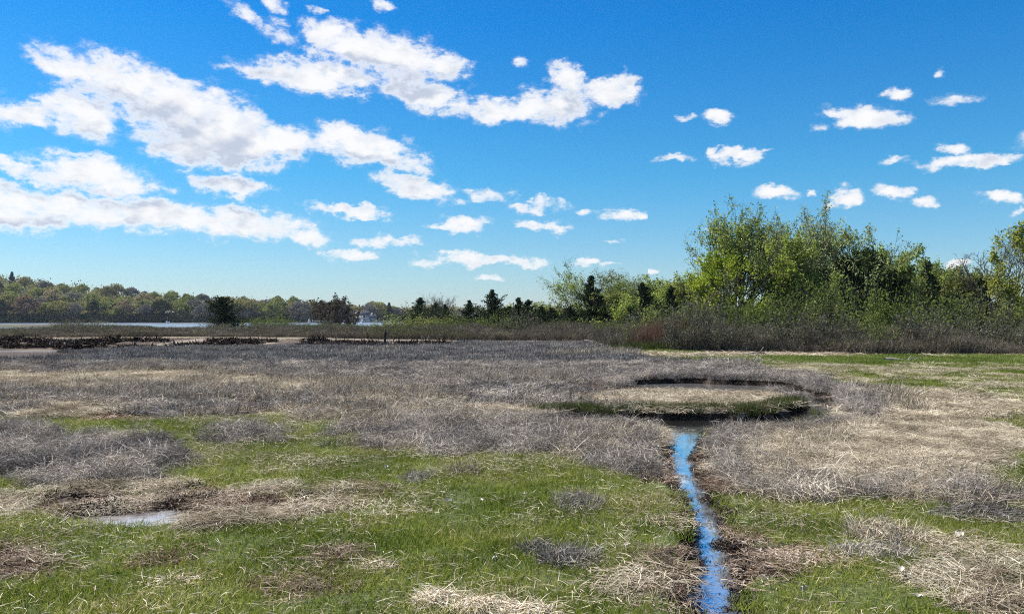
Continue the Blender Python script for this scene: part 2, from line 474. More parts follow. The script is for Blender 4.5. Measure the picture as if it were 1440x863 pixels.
def height(X, Y):
    z = fbm(X, Y, 0.35, 3, 1) * 0.035 + fbm(X, Y, 2.5, 3, 2) * 0.015
    d = water_d(X, Y)
    # raised crumbly lip beside the water, steep bank, channel floor
    z = z + 0.03 * np.exp(-((d - 0.18) / 0.15) ** 2)
    bank = sstep(d, -0.03, 0.16)
    z = np.where(d < 0.6, z * bank + (WL - 0.12) * (1 - bank), z)
    e = panne_e(X, Y)
    z = z - 0.045 * (1 - sstep(e, 0.6, 1.25)) + (1 - sstep(e, 0.7, 1.3)) * (np.maximum(fbm(X, Y, 4.0, 3, 31), 0) * 0.10)
    ew = panw_e(X, Y)
    z = np.where(ew < 1.6, z * sstep(ew, 0.8, 1.5) + (-0.085) * (1 - sstep(ew, 0.8, 1.5)), z)
    px, _ = PROJ(X, Y)
    # shallow pans and the dark peat bank across the left of the marsh
    left = 1 - sstep(px, 330, 620)
    stripw = (1 - sstep(np.abs(Y - (41.5 + fbm(X, Y, 0.08, 2, 51) * 1.2)), 1.4, 2.8)) * (1 - sstep(px, 120, 270))
    z = z - 0.24 * stripw
    bk = sstep(Y + fbm(X, Y, 0.3, 3, 52) * 1.3, 44.0, 51.0)
    z = z + left * (-0.10 * sstep(Y, 42.5, 44.5) + bk * 0.42 + 0.22 * np.maximum(fbm(X, Y, 0.55, 4, 53, .6), 0) * sstep(Y, 43.5, 45) * (1 - sstep(Y, 50, 52)))
    z = z + 0.15 * sstep(Y, 50, 56) * (1 - left)
    # right hand upland
    z = z + 0.25 * sstep(Y, 32, 60) * sstep(px, 800, 1000)
    # the bay
    bay = sstep(Y, 84, 112) * (1 - sstep(px, 520, 600))
    hh, far = hill_h(X, Y)
    sh = shoreY(X, Y)
    z = np.where(Y > 80, z * (1 - bay) + (-1.6) * bay, z)
    m = (1 - sstep(px, 560, 700))
    z = np.where((Y > 150), np.maximum(z, -1.6 + (1.6 + hh) * sstep(Y, sh - 6, sh + 4) * m), z) + far
    # low spit of marsh out in the bay at the left
    spit = (1 - sstep(np.abs(Y - 205 + X * 0.02), 6, 13)) * (1 - sstep(px, 95, 130))
    z = np.where((Y > 150) & (Y < 260), np.maximum(z, -1.6 + 1.65 * spit), z)
    return z


# cover: photo-pixel ellipses laid on the ground plane (cx, cy, rx, ry, weight)
def field(px, py, ells, soft=1.0):
    v = np.full(px.shape, -3.0)
    for cx, cy, rx, ry, wt_ in ells:
        v = np.maximum(v, wt_ * (1 - ((px - cx) / rx) ** 2 - ((py - cy) / ry) ** 2))
    return v


STRAW_E = [(1215, 632, 225, 62, 1.1), (1330, 590, 90, 40, .7), (150, 538, 360, 13, .8), (420, 545, 200, 13, .5), (1000, 563, 150, 14, 1.3), (890, 572, 80, 7, .8), (1340, 503, 130, 3, .5), (1080, 499, 150, 2, .4),
           (1425, 800, 90, 22, .45), (1415, 852, 90, 22, .45), (1120, 797, 70, 8, .35), (900, 622, 70, 16, .7), (880, 640, 60, 10, .4), (560, 568, 110, 12, .6), (870, 560, 70, 5, .6),
           (60, 575, 110, 10, .5), (640, 585, 200, 10, .45), (880, 825, 110, 26, .35), (1330, 770, 40, 8, .2), (1200, 515, 90, 4, .4)]
RUSH_E = [(430, 500, 900, 24, 1.2), (640, 523, 330, 22, 1.2), (100, 562, 380, 24, .75), (640, 570, 260, 34, .9), (100, 645, 195, 42, 1.0), (30, 615, 120, 22, .8), (700, 612, 260, 36, .8), (860, 600, 110, 42, 1.0),
          (1040, 529, 180, 17, 1.2), (1175, 563, 70, 24, 1.0), (930, 528, 120, 18, .9), (1025, 640, 62, 62, .95), (1215, 688, 190, 18, 1.0), (1370, 700, 90, 10, .4), (330, 615, 70, 14, .4),
          (900, 640, 70, 40, .7), (620, 665, 60, 14, .35)]
TANR_E = [(830, 618, 120, 28, 1.0), (200, 556, 300, 14, .7), (510, 553, 150, 22, .6), (1200, 645, 200, 52, .5), (1225, 560, 90, 22, .9), (700, 600, 160, 14, .6), (980, 562, 140, 10, .4), (1390, 640, 50, 60, .5)]
BARE_E = [(12, 793, 75, 26, 1.0), (235, 790, 60, 12, .5), (420, 830, 80, 12, .4), (1055, 800, 50, 18, .7), (950, 790, 35, 20, .6), (170, 586, 50, 8, .8), (955, 830, 40, 40, .7), (480, 690, 50, 10, .5), (480, 780, 50, 14, .4), (1110, 785, 70, 10, .7), (1260, 700, 40, 8, .4)]
GREEN_E = [(1290, 520, 330, 22, 1.1), (900, 494, 90, 5, 1.2), (650, 538, 130, 6, .4), (300, 598, 170, 12, .6), (1420, 590, 60, 50, .9), (1330, 545, 150, 12, .5)]


def covers(X, Y):
    px, py = PROJ(X, Y)
    n1 = fbm(X, Y, 0.8, 5, 61, 0.72) * 1.3; n2 = fbm(X, Y, 1.0, 5, 71, 0.75) * 1.45; n3 = fbm(X, Y, 1.6, 4, 81, 0.7) * 1.1
    nb = fbm(X, Y, 0.25, 3, 91)
    wd = water_d(X, Y)
    f = {}
    f['straw'] = field(px, py, STRAW_E) + n1 * 0.75
    f['rush'] = field(px, py, RUSH_E) + n2 * 0.75
    f['tan'] = field(px, py, TANR_E) + n3 * 0.8
    f['bare'] = np.maximum(field(px, py, BARE_E) + n3 * 0.7, np.where(Y < 9.5, 0.55 - wd * 3.4 + n3 * .5, -1))
    f['bare'] = np.maximum(f['bare'], 1.5 * (1.15 - panne_e(X, Y)))
    f['green'] = np.maximum(field(px, py, GREEN_E) + nb * .4, np.where(py > 585, 0.32, -1) + n1 * 0.16)
    far_right = (py < 515) & (px > 880)
    f['rush'] = np.where(far_right & (py < 508), f['rush'] - 1.5, f['rush'])
    isl = (px > 885) & (px < 1112) & (py > 551) & (py < 582)
    f['rush'] = np.where(isl, -1, f['rush']); f['tan'] = np.where(isl, f['tan'] - .6, f['tan']); f['straw'] = np.where(isl, np.maximum(f['straw'], .6), f['straw'])
    lf = (px < 230) & (Y > 30.5) & (Y < 46)
    for q in ('rush', 'tan', 'straw'): f[q] = np.where(lf | ((Y > 44.8) & (px < 420)) | ((Y > 47.5) & (px < 640)), f[q] - 1.6 * (1 - sstep(px, 60, 240) * (Y < 44.8)), f[q])
    dk = field(px, py, [(760, 520, 190, 15, 1), (300, 496, 420, 9, 1), (110, 521, 170, 8, .8), (1000, 520, 160, 12, .8)]); f['tan'] = f['tan'] - np.maximum(dk, 0) * 1.3; f['rush'] = f['rush'] + np.maximum(dk, 0) * .5
    meadow = (px > 950 + (py - 500) * 6 + n1 * 60) & (py > 501) & (py < 556)
    f['rush'] = np.where(meadow, -1, f['rush']); f['tan'] = np.where(meadow, -1, f['tan'])
    f['straw'] = np.where(meadow, f['straw'] - 1.1, f['straw'])
    grn_ = (px > 1020) & (py > 725); f['straw'] = np.where(grn_, f['straw'] - .28, f['straw']); f['tan'] = np.where(grn_, f['tan'] - .3, f['tan'])
    f['green'] = np.where(meadow | ((px > 1480) & (Y < 40)), np.maximum(f['green'], .2) + .3, f['green'])
    f['rush'] = np.where((Y > 52) | ((px > 850) & (Y > 40)), -1, f['rush'])
    f['wd'] = wd; f['px'] = px; f['py'] = py
    return f


def axis(dense0, dense1, step, lo, hi, ratio):
    a = list(np.arange(dense0, dense1 + step / 2, step))
    s = step; v = a[-1]
    while v < hi: s *= ratio; v += s; a.append(min(v, hi))
    s = step; v = a[0]; b = []
    while v > lo: s *= ratio; v -= s; b.append(max(v, lo))
    return np.array(b[::-1] + a)


gx = axis(-6.0, 8.0, 0.045, -3500, 3500, 1.055)
gy = axis(2.0, 14.0, 0.045, -1500, 4500, 1.02)
GX, GY = np.meshgrid(gx, gy)
GZ = height(GX.ravel(), GY.ravel())
V = np.stack([GX.ravel(), GY.ravel(), GZ], 1)
nx, ny = len(gx), len(gy)
ii = (np.arange(ny - 1)[:, None] * nx + np.arange(nx - 1)[None, :]).ravel()
Q = np.stack([ii, ii + 1, ii + nx + 1, ii + nx], 1)

m_ground, b = mat_new('marsh_ground')
geo = b.n('ShaderNodeNewGeometry')
pos = geo.outputs['Position']
att = b.n('ShaderNodeAttribute', attribute_name='cover')
sc_ = b.n('ShaderNodeSeparateColor', ins={0: att.outputs['Color']})
na = b.noise(pos, 3.0, 6, 0.65); nbn = b.noise(pos, 38.0, 5, 0.7); nc = b.noise(pos, 0.12, 4, 0.5)
peat = b.mixc(b.mr(nbn, 0.35, 0.7), (0.018, 0.013, 0.010, 1), (0.11, 0.075, 0.05, 1))
peat = b.mixc(b.mr(na, 0.5, 0.75), peat, (0.20, 0.15, 0.105, 1))
straw = b.mixc(b.mr(nbn, 0.3, 0.7), (0.16, 0.125, 0.09, 1), (0.50, 0.42, 0.31, 1))
grn = b.mixc(b.mr(nbn, 0.3, 0.7), (0.035, 0.05, 0.015, 1), (0.14, 0.16, 0.045, 1))
woodl = b.mixc(b.mr(nc, 0.35, 0.65), (0.05, 0.05, 0.028, 1), (0.12, 0.11, 0.06, 1))
c = b.mixc(sc_.outputs[0], peat, straw)
c = b.mixc(sc_.outputs[1], c, grn)
c = b.mixc(sc_.outputs[2], c, woodl)
hgt = b.m('ADD', b.m('MULTIPLY', nbn, 0.6), na)
bp = b.n('ShaderNodeBump', ins={'Strength': 0.7, 'Distance': 0.03, 'Height': hgt})
p = b.n('ShaderNodeBsdfPrincipled', ins={'Base Color': c, 'Roughness': 0.85, 'Normal': bp.outputs[0]})
p.inputs['Specular IOR Level'].default_value = 0.25
b.n('ShaderNodeOutputMaterial', ins={'Surface': p.outputs[0]})
me = mesh_from('ground', V, Q, mat=m_ground, smooth=True)
fl = covers(GX.ravel(), GY.ravel())
Yr = GY.ravel()
cs = sstep(fl['straw'], 0.0, 0.5) * 0.9
cs = np.maximum(cs, sstep(Yr, 50, 53) * (1 - sstep(Yr, 60, 70)) * 0.6)
cs = np.where((Yr > 150), 0.3, cs)
cg = sstep(fl['green'], -0.1, 0.3) * (1 - sstep(fl['rush'], 0, .4)) * (1 - sstep(fl['bare'], 0.0, 0.25)) * (1 - cs)
cg = np.where(fl['wd'] < 0.12, 0, cg); cs = np.where(fl['wd'] < 0.12, 0, cs); cs = np.where((fl['px'] < 600) & (Yr > 42) & (Yr < 50.5), .75 * sstep(fbm(GX.ravel(), Yr, .35, 4, 191, .6), .0, .35), cs)
cg = np.where(GZ < -0.2, 0, cg)
cw = sstep(Yr, 62, 80)
ca = np.stack([cs, cg, cw, np.ones_like(cs)], 1).astype(np.float32)
at = me.color_attributes.new('cover', 'FLOAT_COLOR', 'POINT')
at.data.foreach_set('color', ca.ravel())
tag(link('ground', me), 'brown peaty marsh ground running out to the far wooded shore', kind='structure')


# ------------------------------------------------------------------ water
def water_mat(name, deep, film, refl, rough=0.05, bump=0.15, bscale=14.0, filmamt=0.5, stretch=(1, 1, 1), pool=None):
    m, b = mat_new(name)
    geo = b.n('ShaderNodeNewGeometry')
    v = b.v('MULTIPLY', geo.outputs['Position'], stretch)
    n = b.noise(v, bscale, 4, 0.55, 0.4)
    bp = b.n('ShaderNodeBump', ins={'Strength': bump, 'Distance': 0.02, 'Height': n})
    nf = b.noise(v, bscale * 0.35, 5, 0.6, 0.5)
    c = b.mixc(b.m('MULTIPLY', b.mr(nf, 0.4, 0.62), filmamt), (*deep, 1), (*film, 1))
    if pool:        # milky film turns to painted dark bank reflection, then silt with painted sky sheen
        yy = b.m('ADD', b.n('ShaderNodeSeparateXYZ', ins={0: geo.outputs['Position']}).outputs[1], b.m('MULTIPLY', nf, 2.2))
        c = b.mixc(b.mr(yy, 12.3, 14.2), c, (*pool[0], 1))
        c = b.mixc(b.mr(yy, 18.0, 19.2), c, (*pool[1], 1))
    d = b.n('ShaderNodeBsdfDiffuse', ins={'Color': c}).outputs[0]
    g = b.n('ShaderNodeBsdfGlossy', ins={'Color': (.97, .98, 1, 1), 'Roughness': rough, 'Normal': bp.outputs[0]}).outputs[0]
    lw = b.n('ShaderNodeLayerWeight', ins={'Blend': 0.5}).outputs['Facing']
    fac = b.mr(lw, 0.35, 0.92, refl[0], refl[1], smooth=False)
    mx = b.n('ShaderNodeMixShader', ins={0: fac, 1: d, 2: g}).outputs[0]
    b.n('ShaderNodeOutputMaterial', ins={'Surface': mx})
    return m


def sheet(name, x0, x1, y0, y1, z, mat, label, n=1):
    xs = np.linspace(x0, x1, n + 1); ys = np.linspace(y0, y1, n + 1)
    A, B = np.meshgrid(xs, ys)
    V = np.stack([A.ravel(), B.ravel(), np.full(A.size, z)], 1)
    i = (np.arange(n)[:, None] * (n + 1) + np.arange(n)[None, :]).ravel()
    o = link(name, mesh_from(name, V, np.stack([i, i + 1, i + n + 2, i + n + 1], 1), mat=mat))
    return tag(o, label, kind='structure')


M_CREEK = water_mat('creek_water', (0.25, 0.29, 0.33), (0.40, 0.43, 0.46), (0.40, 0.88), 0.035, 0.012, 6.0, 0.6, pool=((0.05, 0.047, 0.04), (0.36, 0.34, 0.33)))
M_BAY = water_mat('bay_water', (0.12, 0.15, 0.18), (0.30, 0.34, 0.40), (0.2, 0.75), 0.16, 0.5, 0.5, 0.6, (1, 2.5, 1))
M_PANW = water_mat('panne_water', (0.24, 0.205, 0.18), (0.48, 0.45, 0.43), (0.25, 0.7), 0.12, 0.1, 20.0, 0.8)
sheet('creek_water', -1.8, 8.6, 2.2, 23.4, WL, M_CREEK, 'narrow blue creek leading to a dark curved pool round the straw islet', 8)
sheet('panne_water', PANW[0] - .9, PANW[0] + .9, PANW[1] - .5, PANW[1] + .5, -0.052, M_PANW, 'shallow milky puddle in the bare brown panne')
x0 = XA(-260, 40)
sheet('salt_pan_water', -46, -15, 37.6, 45.2, -0.135, M_PANW, 'pale strip of standing water at the left edge of the grey marsh')
sheet('bay_water', -1500, 10, 82, 640, BAY, M_BAY, 'pale blue bay between the marsh and the wooded hills', 4)


# ------------------------------------------------------------------ ground plants as instanced patches
def ribbons(P0, D, L, W, droop, seg=3, side=None, tip=0.15, zmin=None, curl=None):
    """N curved blades. P0 (N,3) root, D (N,3) unit start direction, L length, W width, droop: how far the end bends down or over"""
    N = len(P0)
    t = np.linspace(0, 1, seg + 1)[None, :, None]
    D = D[:, None, :]; L3 = L[:, None, None]
    pts = P0[:, None, :] + D * L3 * t
    pts = pts + np.concatenate([np.zeros((N, seg + 1, 2)), -(droop[:, None, None] * L3 * t ** 2)], 2)
    if curl is not None: pts = pts + curl[:, None, :] * L3 * t ** 2
    if zmin is not None: pts[:, :, 2] = np.maximum(pts[:, :, 2], zmin)
    if side is None:
        a = rng.uniform(0, 2 * pi, N)
        side = np.stack([np.cos(a), np.sin(a), rng.uniform(-.25, .25, N)], 1)
        Dn = D[:, 0, :]
        side = side - Dn * (side * Dn).sum(1, keepdims=True)
        side /= np.linalg.norm(side, axis=1, keepdims=True) + 1e-9
    wd = (W[:, None] * (1 - (1 - tip) * np.linspace(0, 1, seg + 1)[None, :] ** 1.5))[:, :, None] * 0.5
    A = pts - side[:, None, :] * wd; B = pts + side[:, None, :] * wd
    V = np.stack([A, B], 2).reshape(-1, 3)
    base = np.arange(N)[:, None] * (2 * (seg + 1)) + np.arange(seg)[None, :] * 2
    Q = np.stack([base, base + 1, base + 3, base + 2], 2).reshape(-1, 4)
    return V, Q


def merge(parts):
    Vs, Qs, n = [], [], 0
    for V_, Q_ in parts:
        Vs.append(V_); Qs.append(Q_ + n); n += len(V_)
    return np.concatenate(Vs), np.concatenate(Qs)


def upright(n, R, h0, h1, w, lean=0.35, droop=0.15, wind=(0, 0), seg=3, clump=0.0):
    if clump:
        k = max(1, int(n * clump)); c = rng.uniform(-R, R, (k, 2))
        xy = c[rng.integers(0, k, n)] + rng.normal(0, R * 0.09, (n, 2))
    else:
        xy = rng.uniform(-R, R, (n, 2))
    P0 = np.concatenate([xy, np.full((n, 1), -0.015)], 1)
    L = rng.uniform(h0, h1, n)
    D = np.stack([rng.normal(wind[0], lean, n), rng.normal(wind[1], lean, n), np.ones(n)], 1)
    D /= np.linalg.norm(D, axis=1, keepdims=True)
    a = rng.uniform(0, 2 * pi, n); cu = np.stack([np.cos(a), np.sin(a), np.zeros(n)], 1) * rng.uniform(0, 0.35, n)[:, None]
    return ribbons(P0, D, L, w * rng.uniform(.6, 1.3, n), droop * rng.uniform(0, 2, n), seg, curl=cu)


def lying(n, R, l0, l1, w, z0, z1, rise=0.25, dirn=None, spread=pi):
    xy = rng.uniform(-R, R, (n, 2))
    P0 = np.concatenate([xy, rng.uniform(z0, z1, (n, 1))], 1)
    a = rng.uniform(-spread, spread, n) + (0 if dirn is None else dirn)
    e = rng.normal(0.0, rise, n)
    D = np.stack([np.cos(a) * np.cos(e), np.sin(a) * np.cos(e), np.sin(e)], 1)
    cu = np.stack([-np.sin(a), np.cos(a), np.zeros(n)], 1) * rng.normal(0, 0.22, n)[:, None]
    sd_ = np.stack([-np.sin(a), np.cos(a), rng.uniform(-.9, .9, n)], 1)
    sd_ /= np.linalg.norm(sd_, axis=1, keepdims=True)
    return ribbons(P0, D, rng.uniform(l0, l1, n), w * rng.uniform(.6, 1.4, n), np.abs(rng.normal(0.12, 0.12, n)), 3, side=sd_, zmin=0.004, curl=cu)


def protos(name, mat, makers):
    """a collection of prototype meshes kept out of the scene, for instancing"""
    c = bpy.data.collections.new(name + '_patches')
    for i, f in enumerate(makers):
        parts = f()
        V_, Q_ = merge(parts) if isinstance(parts, list) else parts
        o = bpy.data.objects.new('%s_patch_%02d' % (name, i), mesh_from(name + '_patch', V_, Q_, mat=mat))
        c.objects.link(o)
    return c


def scatter(name, coll, X, Y, scale, label, cat='grass', zoff=0.0, Z=None, rot=None, nvar=None, sz=None):
    n = len(X)
    if n == 0: return None
    z = (height(X, Y) if Z is None else Z) + zoff
    me = mesh_from(name, np.stack([X, Y, z], 1))
    r = rng.uniform(0, 2 * pi, n) if rot is None else rot
    for nm, typ, val in (('rot', 'FLOAT_VECTOR', np.stack([np.zeros(n), np.zeros(n), r], 1)),
                         ('scl', 'FLOAT_VECTOR', np.stack([scale, scale, scale if sz is None else sz], 1)),
                         ('idx', 'INT', rng.integers(0, len(coll.objects), n))):
        a = me.attributes.new(nm, typ, 'POINT')
        a.data.foreach_set('vector' if typ == 'FLOAT_VECTOR' else 'value', np.asarray(val, dtype=np.float32 if typ != 'INT' else np.int32).ravel())
    g = bpy.data.node_groups.new(name + '_spread', 'GeometryNodeTree')
    g.interface.new_socket('Geometry', in_out='INPUT', socket_type='NodeSocketGeometry')
    g.interface.new_socket('Geometry', in_out='OUTPUT', socket_type='NodeSocketGeometry')
    b = NB(g)
    gi = g.nodes.new('NodeGroupInput'); go = g.nodes.new('NodeGroupOutput')
    ci = b.n('GeometryNodeCollectionInfo'); ci.inputs[0].default_value = coll
    ci.inputs['Separate Children'].default_value = True; ci.inputs['Reset Children'].default_value = True
    def na_(nm, typ):
        nd = g.nodes.new('GeometryNodeInputNamedAttribute'); nd.data_type = typ; nd.inputs[0].default_value = nm
        return nd.outputs[0]
    er = g.nodes.new('FunctionNodeEulerToRotation'); g.links.new(na_('rot', 'FLOAT_VECTOR'), er.inputs[0])
    io = g.nodes.new('GeometryNodeInstanceOnPoints')
    g.links.new(gi.outputs[0], io.inputs['Points']); g.links.new(ci.outputs[0], io.inputs['Instance'])
    io.inputs['Pick Instance'].default_value = True
    g.links.new(na_('idx', 'INT'), io.inputs['Instance Index'])
    g.links.new(er.outputs[0], io.inputs['Rotation']); g.links.new(na_('scl', 'FLOAT_VECTOR'), io.inputs['Scale'])
    g.links.new(io.outputs[0], go.inputs[0])
    o = link(name, me)
    md = o.modifiers.new('spread', 'NODES'); md.node_group = g
    return tag(o, label, cat, kind='stuff')


def candidates(y0, y1, per_m2, umax=0.86):
    """random points over the ground in front of the camera between two distances"""
    n = int(per_m2 * umax * (y1 * y1 - y0 * y0))
    Y = np.sqrt(rng.uniform(y0 * y0, y1 * y1, n))
    return rng.uniform(-umax, umax, n) * Y, Y


NV = 6
P = {}
# near (to 13 m), middle (to 28 m) and far patches; the far ones are wider with fewer, broader blades
P['green0'] = protos('green_grass_near', M_GREEN, [lambda: [upright(200, .17, .025, .09, .005, .55, .3)]] * NV)
P['green1'] = protos('green_grass_middle', M_GREEN, [lambda: [upright(260, .36, .05, .12, .011, .5, .2, seg=2)]] * NV)
P['green2'] = protos('turf_far', M_GREENFAR, [lambda: [upright(420, .85, .05, .13, .02, .45, .2, seg=2)]] * NV)
P['rush0'] = protos('dead_rush_near', M_RUSH, [lambda: [upright(95, .17, .05, .20, .0058, .5, .3, clump=.15), lying(75, .17, .06, .22, .0052, .0, .14, .45)]] * NV)
P['rush1'] = protos('dead_rush_middle', M_RUSH, [lambda: [upright(170, .38, .08, .25, .0115, .42, .25, seg=2, clump=.12), lying(110, .36, .1, .28, .010, 0, .16, .45)]] * NV)
P['rush2'] = protos('dead_rush_far', M_RUSH, [lambda: [upright(330, .9, .10, .29, .027, .34, .15, seg=2, clump=.1)]] * NV)
P['tan0'] = protos('pale_stalks_near', M_TANRUSH, [lambda: [upright(55, .17, .08, .25, .0058, .42, .25, clump=.15), lying(80, .17, .1, .28, .0045, .0, .10, .35)]] * NV)
P['tan1'] = protos('pale_stalks_middle', M_TANRUSH, [lambda: [upright(120, .38, .12, .34, .011, .32, .15, seg=2, clump=.12), lying(120, .36, .15, .32, .007, 0, .10, .3)]] * NV)
P['tan2'] = protos('pale_stalks_far', M_TANRUSH, [lambda: [upright(260, .9, .10, .34, .028, .32, .1, seg=2, clump=.1), lying(80, .9, .2, .5, .024, 0, .08, .2)]] * NV)
P['straw0'] = protos('straw_near', M_STRAW, [lambda: [lying(330, .2, .05, .17, .0036, .0, .06, .25), upright(34, .18, .04, .14, .0036, .7, .2)]] * NV)
P['straw1'] = protos('straw_middle', M_STRAW, [lambda: [lying(480, .4, .10, .26, .0065, .0, .09, .25), upright(70, .38, .08, .22, .006, .6, .2, seg=2)]] * NV)
P['straw2'] = protos('straw_far', M_STRAW, [lambda: [lying(260, .9, .2, .6, .022, .0, .08, .16)]] * NV)
P['litter0'] = protos('litter_near', M_LITTER, [lambda: [lying(300, .17, .02, .09, .0045, .0, .03, .22)]] * NV)
P['litter1'] = protos('litter_middle', M_LITTER, [lambda: [lying(260, .4, .06, .22, .01, .0, .05, .18)]] * NV)
P['peat0'] = protos('peat_near', M_PEAT, [lambda: [lying(200, .12, .015, .06, .009, .0, .045, .6)]] * NV)
P['bank0'] = protos('bank_grass', M_DARKGREEN, [lambda: [upright(150, .16, .08, .24, .006, .30, .2)]] * NV)
P['thin0'] = protos('dead_blades', M_STRAW, [lambda: [upright(26, .2, .03, .11, .0032, .6, .3), lying(30, .2, .03, .12, .0032, .0, .06, .3)]] * NV)

buf = {}


def add(kind, X, Y, s):
    buf.setdefault(kind, []).append((X, Y, s))


for lod, (y0, y1, dens_) in enumerate(((2.6, 13.0, 62.0), (13.0, 28.0, 13.0), (28.0, 66.0, 3.4))):
    X, Y = candidates(y0, y1, dens_, (1.5, 1.1, .95)[lod])
    f = covers(X, Y)
    u = lambda: rng.uniform(0, 1, len(X))
    dry = f['wd'] > (0.20 if lod == 0 else 0.30)
    tall = f['wd'] > (0.26 if lod == 0 else 0.45)
    bare = f['bare'] > 0.35
    right_up = (f['px'] > 850) & (Y > 34)        # short turf below the right hand scrub
    f['tan'] = np.maximum(f['tan'], np.where(f['rush'] > 0, .10 + 1.5 * fbm(X, Y, .28, 5, 131, .6), -1))
    f['rush'] = f['rush'] - .55 * np.maximum(0, fbm(X, Y, .8, 4, 141, .6) - .1)
    pe_ = panne_e(X, Y)
    f['straw'] = np.where((pe_ < 1.5) & (panw_e(X, Y) > 1.3), .15 + .5 * fbm(X, Y, 3.0, 3, 161), f['straw'])
    ps = sstep(f['straw'], 0.0, 0.45); pr = sstep(f['rush'], 0.0, 0.45); pt = sstep(f['tan'], 0.0, 0.5)
    pg = sstep(f['green'], -0.05, 0.3) * (1 - 0.88 * sstep(f['rush'], 0.05, 0.6)) * (1 - 0.93 * sstep(f['straw'], 0.1, 0.45)) * (1 - .75 * pt)
    inside = (Y < 53)
    k = dry & ~bare & inside & (u() < pg); add('green%d' % lod, X[k], Y[k], rng.uniform(.75, 1.35, k.sum()))
    k = tall & ~bare & inside & (u() < .85 * pr * (1 - .6 * ps)); add('rush%d' % lod, X[k], Y[k], rng.uniform(.7, 1.15, k.sum()))
    k = tall & ~bare & inside & (u() < pt * .75) & (f['rush'] + f['straw'] > -1.2); add('tan%d' % lod, X[k], Y[k], rng.uniform(.7, 1.15, k.sum()))
    k = dry & inside & (u() < ps); add('straw%d' % lod, X[k], Y[k], rng.uniform(.8, 1.25, k.sum()))
    k = dry & inside & (pg > .3) & ~((f['px'] > 1060) & (lod == 2)) & (u() < (.0, .16, .20)[lod] + .25 * sstep(fbm(X, Y, .5, 3, 151), 0, .5) * (lod > 0)); add('straw%d' % lod, X[k], Y[k], rng.uniform(.6, 1.0, k.sum()))
    if lod < 2:
        k = (f['wd'] > (0.12 if lod == 0 else .3)) & (f['bare'] > 0.05) & (panw_e(X, Y) > .95 + .5 * u()) & (u() < .9); add('litter%d' % lod, X[k], Y[k], rng.uniform(.7, 1.2, k.sum()))
    if lod == 0:
        k = dry & ~bare & (u() < 0.22 + 0.55 * sstep(fbm(X, Y, .9, 3, 101), -.1, .4)) & (pg > .2); add('thin0', X[k], Y[k], rng.uniform(.7, 1.3, k.sum()))
# banks: dark peat crumbs at the edge, dark grass and leaning rush round the pool
X = rng.uniform(-2, 8.5, 60000); Y = rng.uniform(2.5, 23, 60000)
wd = water_d(X, Y)
k = (wd > -0.01) & (wd < np.where(Y > 12, .24, .13)) & (rng.uniform(0, 1, len(X)) < np.where(Y > 16, .35 + .5 * sstep(fbm(X, Y, .8, 3, 181), -.2, .3), .8)); add('peat0', X[k], Y[k], rng.uniform(.5, 1.0, k.sum()))
k = (wd > 0.10) & (wd < 0.42) & (Y > 13.2) & (Y < 15.4) & (X < 5.6) & (rng.uniform(0, 1, len(X)) < .38); add('bank0', X[k], Y[k], rng.uniform(.45, 1.15, k.sum()))
k = (wd > 0.14) & (wd < 0.6) & (Y > 12.5) & ((X > 5.6) | (Y > 18.5)) & (rng.uniform(0, 1, len(X)) < .42); add('rush0', X[k], Y[k], rng.uniform(.8, 1.25, k.sum()))
k = (wd > 0.2) & (wd < 0.5) & (Y <= 12.5) & (Y > 7.8) & (rng.uniform(0, 1, len(X)) < .22); add('rush0', X[k], Y[k], rng.uniform(.6, 1.0, k.sum()))
X = rng.uniform(PAN[0] - 1.8, PAN[0] + 1.8, 900); Y = rng.uniform(PAN[1] - .9, PAN[1] + .9, 900)
k = (panne_e(X, Y) < 1.0) & (fbm(X, Y, 2.2, 3, 201) > .12) & (panw_e(X, Y) > 1.3); add('peat0', X[k], Y[k], rng.uniform(.7, 1.3, k.sum()))
# wrack line on the far side of the marsh
n = 1500
X = rng.uniform(-55, 40, n); px_ = 0
Yw = np.interp(X, [-55, -25, 0, 8, 14, 30, 40], [52.5, 52.0, 50.0, 47.5, 37.5, 33.6, 34]) + rng.normal(0, .38, n) + fbm(X, X * 0, .15, 2, 3) * 1.2
add('straw2', X, Yw, rng.uniform(.3, .65, n))

INFO = {
 'green0': ('green_grass', 'short bright green marsh grass over the foreground'),
 'green1': ('green_grass', 'green marsh grass in the middle distance beyond the foreground lawn'),
 'green2': ('green_turf', 'short yellow green turf in front of the right hand scrub'),
 'rush0': ('dead_rush_grass', 'grey dead rush standing in patches beside the creek'),
 'rush1': ('dead_rush_grass', 'grey dead rush round the curved pool and across the middle marsh'),
 'rush2': ('dead_rush_grass', 'wide grey purple belt of dead rush across the back of the marsh'),
 'tan0': ('pale_stalk_grass', 'pale standing dead stalks left of the creek mouth'),
 'tan1': ('pale_stalk_grass', 'pale dead stalks bristling through the middle marsh'),
 'tan2': ('pale_stalk_grass', 'pale dead stalks mixed in the far grey belt'),
 'straw0': ('straw_litter', 'flattened bleached straw lying in the foreground and right of the creek'),
 'straw1': ('straw_litter', 'flattened tan straw on the islet and in the middle marsh'),
 'straw2': ('straw_litter', 'thin line of bleached wrack straw along the far edge'),
 'litter0': ('brown_litter', 'brown rotted stems on the bare ground and the puddle rim'),
 'litter1': ('brown_litter', 'brown rotted stems on bare patches in the middle marsh'),
 'peat0': ('peat_debris', 'dark crumbled peat along the edges of the creek'),
 'bank0': ('bank_grass', 'dark green grass fringe hanging over the pool banks'),
 'thin0': ('dead_blade_grass', 'single dry pale blades scattered through the green grass'),
}
ncount = 0
